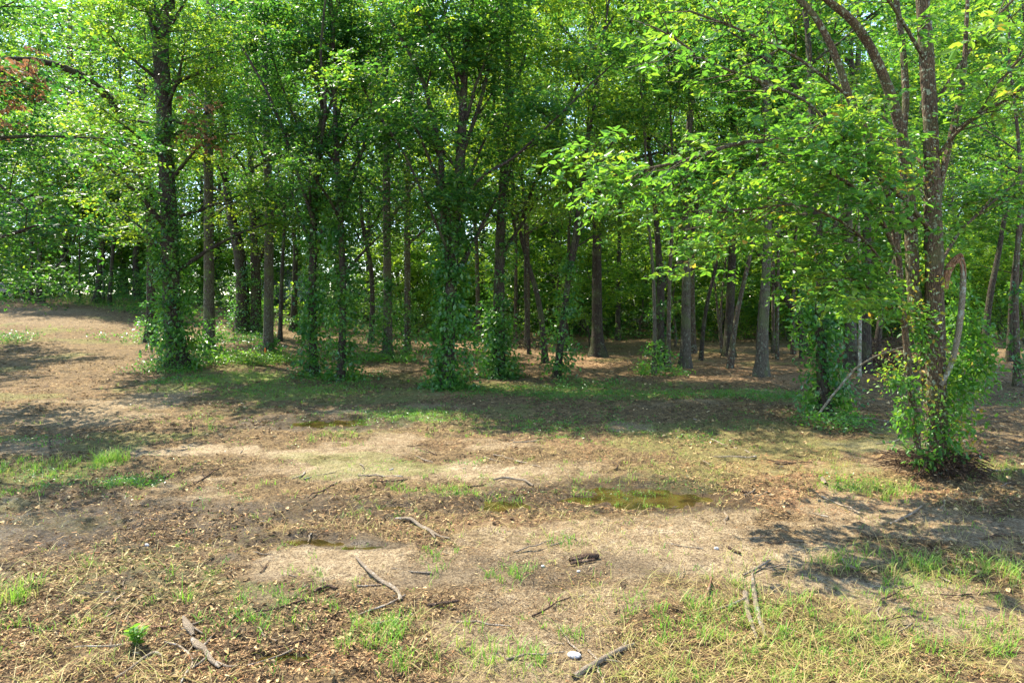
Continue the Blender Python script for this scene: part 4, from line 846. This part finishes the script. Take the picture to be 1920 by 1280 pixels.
stick('forked_stick', 'grey stick with two long prongs among the grass', [[(1410, 1074, 4), (1413, 1110, 9), (1418, 1140, 11), (1426, 1170, 9), (1436, 1196, 5)], [(1398, 1118, 10), (1402, 1145, 9), (1410, 1175, 7), (1420, 1196, 4)], [(1398, 1128, 6), (1375, 1136, 5), (1340, 1142, 4)]], 'wood_dry')
stick('fallen_stick', 'short stick laid crosswise above the two pronged stick', [[(1393, 1080, 4), (1418, 1068, 5), (1444, 1054, 4)]], 'wood_dry')
stick('fallen_stick', 'thin reddish stick standing out left of the two pronged stick', [[(1335, 1078, 3), (1330, 1105, 5), (1319, 1130, 3)]], 'bark_red')
stick('fallen_branch', 'split pale branch lying near the bottom border', [[(1076, 1274, 12), (1100, 1258, 11), (1130, 1242, 10), (1158, 1226, 9), (1188, 1212, 6)], [(1130, 1242, 4), (1150, 1244, 3), (1166, 1242, 2)], [(1158, 1226, 5), (1178, 1206, 3)]], 'wood_dry', 'branch')
stick('wood_chunk', 'small dark rotten chunk of wood in the middle of the mud', [[(1068, 1050, 9), (1085, 1048, 15), (1105, 1050, 15), (1122, 1048, 8)], [(1070, 1056, 5), (1090, 1058, 7), (1116, 1056, 4)]], 'wood_dark', 'wood')
stick('twig', 'thin arched twig lying behind the orange brown puddle', [[(925, 905, 3), (945, 899, 4), (965, 900, 4), (985, 906, 4), (1000, 914, 3)]], 'wood_dry', 'twig')
stick('rotten_branch', 'splintered rotten branch at the lower left beside the bright weed', [[(344, 1165, 5), (350, 1176, 12), (355, 1188, 14), (362, 1196, 6)], [(360, 1200, 7), (370, 1210, 14), (380, 1222, 12), (392, 1232, 5)], [(384, 1226, 8), (396, 1240, 9), (412, 1252, 4)], [(378, 1216, 6), (390, 1200, 4), (402, 1190, 2)], [(392, 1230, 5), (372, 1246, 5), (356, 1254, 3)], [(352, 1178, 5), (372, 1170, 3), (384, 1164, 2)], [(400, 1242, 5), (428, 1250, 4), (446, 1248, 2)], [(366, 1206, 4), (352, 1222, 3)], [(340, 1190, 4), (362, 1186, 4), (380, 1192, 2)]], 'wood_dry', 'branch')
stick('root', 'pale looping root emerging at the bottom left corner', [[(215, 1280, 5), (240, 1258, 5), (268, 1236, 6), (290, 1228, 5), (304, 1236, 4)]], 'wood_dry', 'root')
stick('root', 'thin pinkish root curling between weed and rotten branch', [[(252, 1153, 3), (268, 1160, 4), (280, 1176, 4), (305, 1180, 3), (330, 1182, 3)]], 'bark_red', 'root')
stick('twig', 'thin curved twig just left of the rotten branch', [[(308, 1211, 3), (335, 1214, 4), (352, 1224, 4), (362, 1240, 3)]], 'wood_dry', 'twig')
stick('twig', 'dark arched twig in the grass at lower centre left', [[(588, 1106, 5), (600, 1098, 6), (618, 1098, 6), (632, 1106, 4)]], 'wood_dark', 'twig')
stick('twig', 'black twig lying in the mud below the grey curved stick', [[(800, 1142, 5), (825, 1138, 6), (860, 1134, 5)]], 'wood_dark', 'twig')
stick('twig', 'short dark twig on the pale sand right of centre', [[(1363, 1026, 4), (1376, 1032, 5), (1388, 1038, 4)]], 'wood_dark', 'twig')
stick('twig', 'cream twig inside the small grass tuft at right', [[(1578, 1052, 5), (1590, 1064, 5), (1606, 1073, 4)]], 'wood_dry', 'twig')
stick('twig', 'straw coloured twig lying on the reddish mulch', [[(1668, 981, 3), (1690, 973, 5), (1712, 964, 4), (1728, 954, 3)]], 'wood_dry', 'twig')
stick('twig', 'dark twig beneath the straw coloured one', [[(1850, 1012, 4), (1872, 1009, 6), (1895, 1010, 4)]], 'wood_dark', 'twig')
stick('twig', 'fine pale twig on the shaded floor at centre left', [[(962, 830, 2), (985, 828, 2.5), (1012, 828, 2)]], 'wood_dry', 'twig')
stick('bark_flake', 'tan flake of bark on the reddish mulch', [[(1541, 901, 5), (1544, 906, 9), (1548, 913, 4)]], 'wood_dry', 'bark')
# many small unremarkable twigs
rng = RS(321)
proto_t = []
for i in range(5):
    tb = Tubes(); n = 6; P = np.cumsum(np.r_[[[0, 0, 0]], np.c_[rng.uniform(.03, .06, n - 1), rng.randn(n - 1) * .012, rng.randn(n - 1) * .003]], 0); tb.add(P, np.linspace(.005, .0025, n), 5, i, .2)
    if i % 2: tb.add([P[2], P[2] + np.array([.04, .03, .005]), P[2] + np.array([.08, .045, .008])], [.003, .0025, .0015], 4)
    me = tb.mesh('twig'); me.materials.append(M['wood_dark' if i % 2 else 'wood_dry']); proto_t.append(me)
for i in range(150):
    py = 780 + 470 * rng.rand(); px = rng.uniform(20, 1900); a = ground_at(px, py)
    if float(puddle_dip(np.array([a[0]]), np.array([a[1]]))[0]) > .3: continue
    o = bpy.data.objects.new('twig', proto_t[i % 5]); C.objects.link(o); s = rng.uniform(.7, 1.7) * (1 if a[1] < 7 else 1.6)
    o.location = (a[0], a[1], float(gsurf(a[0], a[1])) + .012); o.rotation_euler = (0, rng.uniform(-.08, .08), rng.uniform(0, 6.28)); o.scale = (s, s, s)
    tag(o, 'one of the short thin twigs scattered on the open mud', 'twig', 'small twigs scattered on the mud')
# stones
def stone(label, px, py, w_, h_, seed):
    a = ground_at(px, py); rng = RS(seed); r = w_ / 2 / FPX * a[1]; nu, nv = 14, 9; V = []
    for j in range(nv + 1):
        th = math.pi * j / nv
        for i in range(nu):
            ph = 2 * math.pi * i / nu; k = .8 + .35 * float(vnoise(np.array(math.cos(ph) * 1.7 + 9 + seed), np.array(math.sin(ph) * 1.7 + th * 1.3 + 9), seed))
            V.append((r * k * math.sin(th) * math.cos(ph), r * k * .75 * math.sin(th) * math.sin(ph), r * h_ / w_ * math.cos(th) * k))
    F = [[j * nu + i, j * nu + (i + 1) % nu, (j + 1) * nu + (i + 1) % nu, (j + 1) * nu + i] for j in range(nv) for i in range(nu)]
    o = link('stone', mesh_from('stone', V, F, smooth=False), M['limestone'], loc=(a[0], a[1], float(gsurf(a[0], a[1])) + r * h_ / w_ * .5)); tag(o, label, 'stone')
stone('white flat stone lying beside grass near the pale branch', 1076, 1230, 26, 11, 1)
stone('small white stone on the pale sand right of centre', 1343, 1026, 9, 6, 2)
stone('tiny white pebble left of the rotten wood chunk', 1018, 1063, 7, 5, 3)
stone('tiny pale pebble just below the rotten wood chunk', 1085, 1071, 8, 5, 4)
stone('rounded brown white stone on the wet mud at left', 275, 1021, 10, 7, 5)

# bright green seedling
b = np.array(ground_at(255, 1216)); rng = RS(5); e = empty('weed_plant', b); tag(e, 'bright green leafy weed seedling at the lower left', 'weed')
tb = Tubes(); pos = []; d = []
for s_ in range(5):
    top = np.array([rng.uniform(-.05, .05), rng.uniform(-.03, .03), rng.uniform(.08, .15)]); tb.add([[0, 0, 0], top * .5, top], [.003, .0025, .002], 5)
    for j in range(9):
        t = .3 + .7 * j / 8; a = j * 2.4; pos.append(top * t); d.append([math.cos(a), math.sin(a), .25 + .4 * t])
tb.build('stem', M['grass'], e); pos = np.array(pos); n = len(pos)
link('leaves', leaf_mesh('leaves', pos, np.array(d, float), UP + rng.randn(n, 3) * .25, rng.uniform(.035, .06, n), rng.uniform(.5, .8, n), (LH[0] * np.array([1, 1.25, 1]), LH[1])), M['leaf_hero'], e)

# leaning pale pole, brush pile, stakes
Yp = ground_at(1548, 780)[1] - .55
tb = Tubes(); Q = [pt(*u) for u in [(1526, 788, Yp), (1560, 742, Yp - .1), (1598, 697, Yp - .2), (1604, 690, Yp - .22), (1640, 668, Yp - .6), (1680, 654, Yp - 1.1), (1698, 650, Yp - 1.5)]]
Q = resample(Q, 22); g0 = np.array(Q[0]); tb.add(Q, np.linspace(.022, .013, 22), 7, 2, .1)
q2 = [pt(1526, 788, Yp)]; g_ = ground_at(1500, 783); tb.add([Q[0] + np.array([.05, 0, .03]), [g_[0], g_[1], g_[2] + .03]], [.010, .006], 5)
o = tb.build('leaning_pole', M['bark_pale'], None, g0); o.location = g0; tag(o, 'long pale bent pole propped between the ivied tree and the nearest tree', 'pole')
def brush(label, px, py, w_, hgt, n, seed, mat):
    a = np.array(ground_at(px, py)); rng = RS(seed); tb = Tubes(); W = w_ / FPX * a[1]
    for _ in range(n):
        c = np.array([rng.uniform(-.5, .5) * W, rng.uniform(-.5, .5) * 1.4, rng.rand() ** 1.5 * hgt]); dd = rng.randn(3) * np.array([1, .7, .5]); dd /= np.linalg.norm(dd); L = rng.uniform(.3, 1.1)
        p0 = c - dd * L / 2; p2 = c + dd * L / 2; p0[2] = max(p0[2], .02); p2[2] = max(p2[2], .02)
        tb.add(smooth_poly([p0, c + rng.randn(3) * .12, p2], 6), np.linspace(rng.uniform(.008, .028), .005, 6), 5)
    o = tb.build('brush_pile', M[mat]); o.location = a; tag(o, label, 'brush pile')
brush('tangled heap of dead branches left of the nearest tree', 1672, 692, 110, 1.0, 150, 1, 'wood_dark')
brush('low reddish heap of brush behind the ivied tree on the right', 1580, 676, 60, .6, 90, 2, 'bark_red')
brush('low scatter of dead branches below the slim reddish trunk', 980, 652, 70, .35, 70, 3, 'bark')
def stake(label, px, py, hpx, wpx):
    a = np.array(ground_at(px, py)); h = hpx / FPX * a[1]; r = wpx / 2 / FPX * a[1]
    V = []; F = []
    for z, s in ((-.05, 1), (h * .93, 1), (h, .55)):
        V += [(-r * s, -r * .4 * s, z), (r * s, -r * .4 * s, z), (r * s, r * .4 * s, z), (-r * s, r * .4 * s, z)]
    for k_ in (0, 4): F += [[k_ + i, k_ + (i + 1) % 4, k_ + 4 + (i + 1) % 4, k_ + 4 + i] for i in range(4)]
    F.append([8, 9, 10, 11]); o = link('marker_stake', mesh_from('marker_stake', V, F), M['orange'], loc=a); tag(o, label, 'stake')
stake('orange marker stake at the foot of the pale mottled trunk', 497, 672, 20, 3)
stake('orange marker tip showing behind the foot of the dark leaning tree', 293, 614, 14, 4)

# ------------------------------------------------------------------ vehicles and cabin glimpsed between trunks
def boxm(b0, b1, bev=0):
    x0, y0, z0 = b0; x1, y1, z1 = b1
    V = [(x0, y0, z0), (x1, y0, z0), (x1, y1, z0), (x0, y1, z0), (x0, y0, z1), (x1, y0, z1), (x1, y1, z1), (x0, y1, z1)]
    F = [[0, 3, 2, 1], [4, 5, 6, 7], [0, 1, 5, 4], [1, 2, 6, 5], [2, 3, 7, 6], [3, 0, 4, 7]]; return V, F
def prism(prof, y0, y1):
    n = len(prof); V = [(x, y0, z) for x, z in prof] + [(x, y1, z) for x, z in prof]
    me = bpy.data.meshes.new('m'); me.from_pydata(V, [], [list(range(n))[::-1], list(range(n, 2 * n))] + [[i, (i + 1) % n, n + (i + 1) % n, n + i] for i in range(n)]); me.update(); return me
def bevel(o, w_): m = o.modifiers.new('bevel', 'BEVEL'); m.width = w_; m.segments = 2; m.limit_method = 'ANGLE'
def car(name, label, loc, rz, paint, suv=False):
    e = empty(name, loc); e.rotation_euler = (0, 0, rz); tag(e, label, 'car')
    r = 1.0 if suv else .92; t = 1.75 if suv else 1.42
    body = [(-2.2, .35), (-2.25, .7), (-2.15, .95), (-1.9, 1.02), (.75, 1.0), (1.95, .86), (2.2, .7), (2.22, .4), (1.9, .3), (-1.9, .3)]
    o = link('body', prism(body, -.88, .88), M[paint], e); bevel(o, .07)
    cab = [(-1.95, 1.0), (-1.55, t - .04), (-1.2, t), (.1, t), (.85, 1.0)] if suv else [(-1.75, 1.0), (-1.1, t - .03), (-.8, t), (.2, t), (1.0, 1.0)]
    o = link('cabin', prism(cab, -.74, .74), M[paint], e); bevel(o, .06)
    for s in (-1, 1):
        wn = [(cab[0][0] + .25, 1.03), (cab[1][0] + .12, t - .12), (.0, t - .12), (.65, 1.03)]
        link('side_window', prism(wn, s * .742 - .006, s * .742 + .006), M['glass'], e)
        for xw in (-1.35, 1.35):
            for nm_, rr, ww, mt in (('wheel', .34, .11, 'rubber'),):
                a = np.arange(20) / 20 * 2 * math.pi
                wh = link(nm_, prism([(math.cos(q) * rr, math.sin(q) * rr) for q in a], -ww, ww), M[mt], e, (xw, s * .80, .34))
                link('rim', prism([(math.cos(q) * .2, math.sin(q) * .2) for q in a], -ww - .012, ww + .012), M['steel'], wh)
        link('headlight', prism([(2.12, .62), (2.235, .62), (2.2, .76), (2.08, .78)], s * .68 - .16, s * .68 + .16), M['headlight'], e)
    ws = link('windscreen', prism([(cab[3][0] + .08, t - .08), (cab[3][0] + .10, t - .06), (cab[4][0] + .01, 1.04), (cab[4][0] - .01, 1.02)], -.62, .62), M['glass'], e)
    return e
x, y = (-30 - 960) / FPX * 36, 36.5; car('parked_car', 'dark blue car end showing at the left border on the crest', (x - .9, y, gz(x, y) - .05), .15, 'paint_dark')
x, y = (700 - 960) / FPX * 49, 49; car('parked_car', 'white high roofed vehicle glimpsed between trunks, behind the lawn', (x, y, gz(x, y)), .25, 'paint_white', True)
x, y = (535 - 960) / FPX * 50, 50; z = gz(x, y)
e = empty('cabin', (x, y, z)); tag(e, 'pale lilac grey cabin glimpsed between trunks, behind the ivied pair', 'cabin')
for nm_, b0, b1, mt in (('wall', (-2.2, -1.5, .5), (2.2, 1.5, 2.1), 'siding'), ('skirting', (-2.15, -1.45, -.1), (2.15, 1.45, .497), 'skirting'), ('door', (-.3, -1.56, .52), (.5, -1.503, 2.0), 'roofing')):
    V, F = boxm(b0, b1); link(nm_, mesh_from(nm_, V, F), M[mt], e)
V, F = boxm((.9, -1.55, 1.1), (1.7, -1.503, 1.7)); link('window', mesh_from('window', V, F), M['glass'], e)
rf = prism([(-1.8, 2.103), (0, 2.9), (1.8, 2.103)], -2.4, 2.4); o = link('roof', rf, M['roofing'], e); o.rotation_euler = (0, 0, rad(90))
print('objects', len(C.objects), 'faces', sum(len(o.data.polygons) for o in C.objects if o.type == 'MESH'))
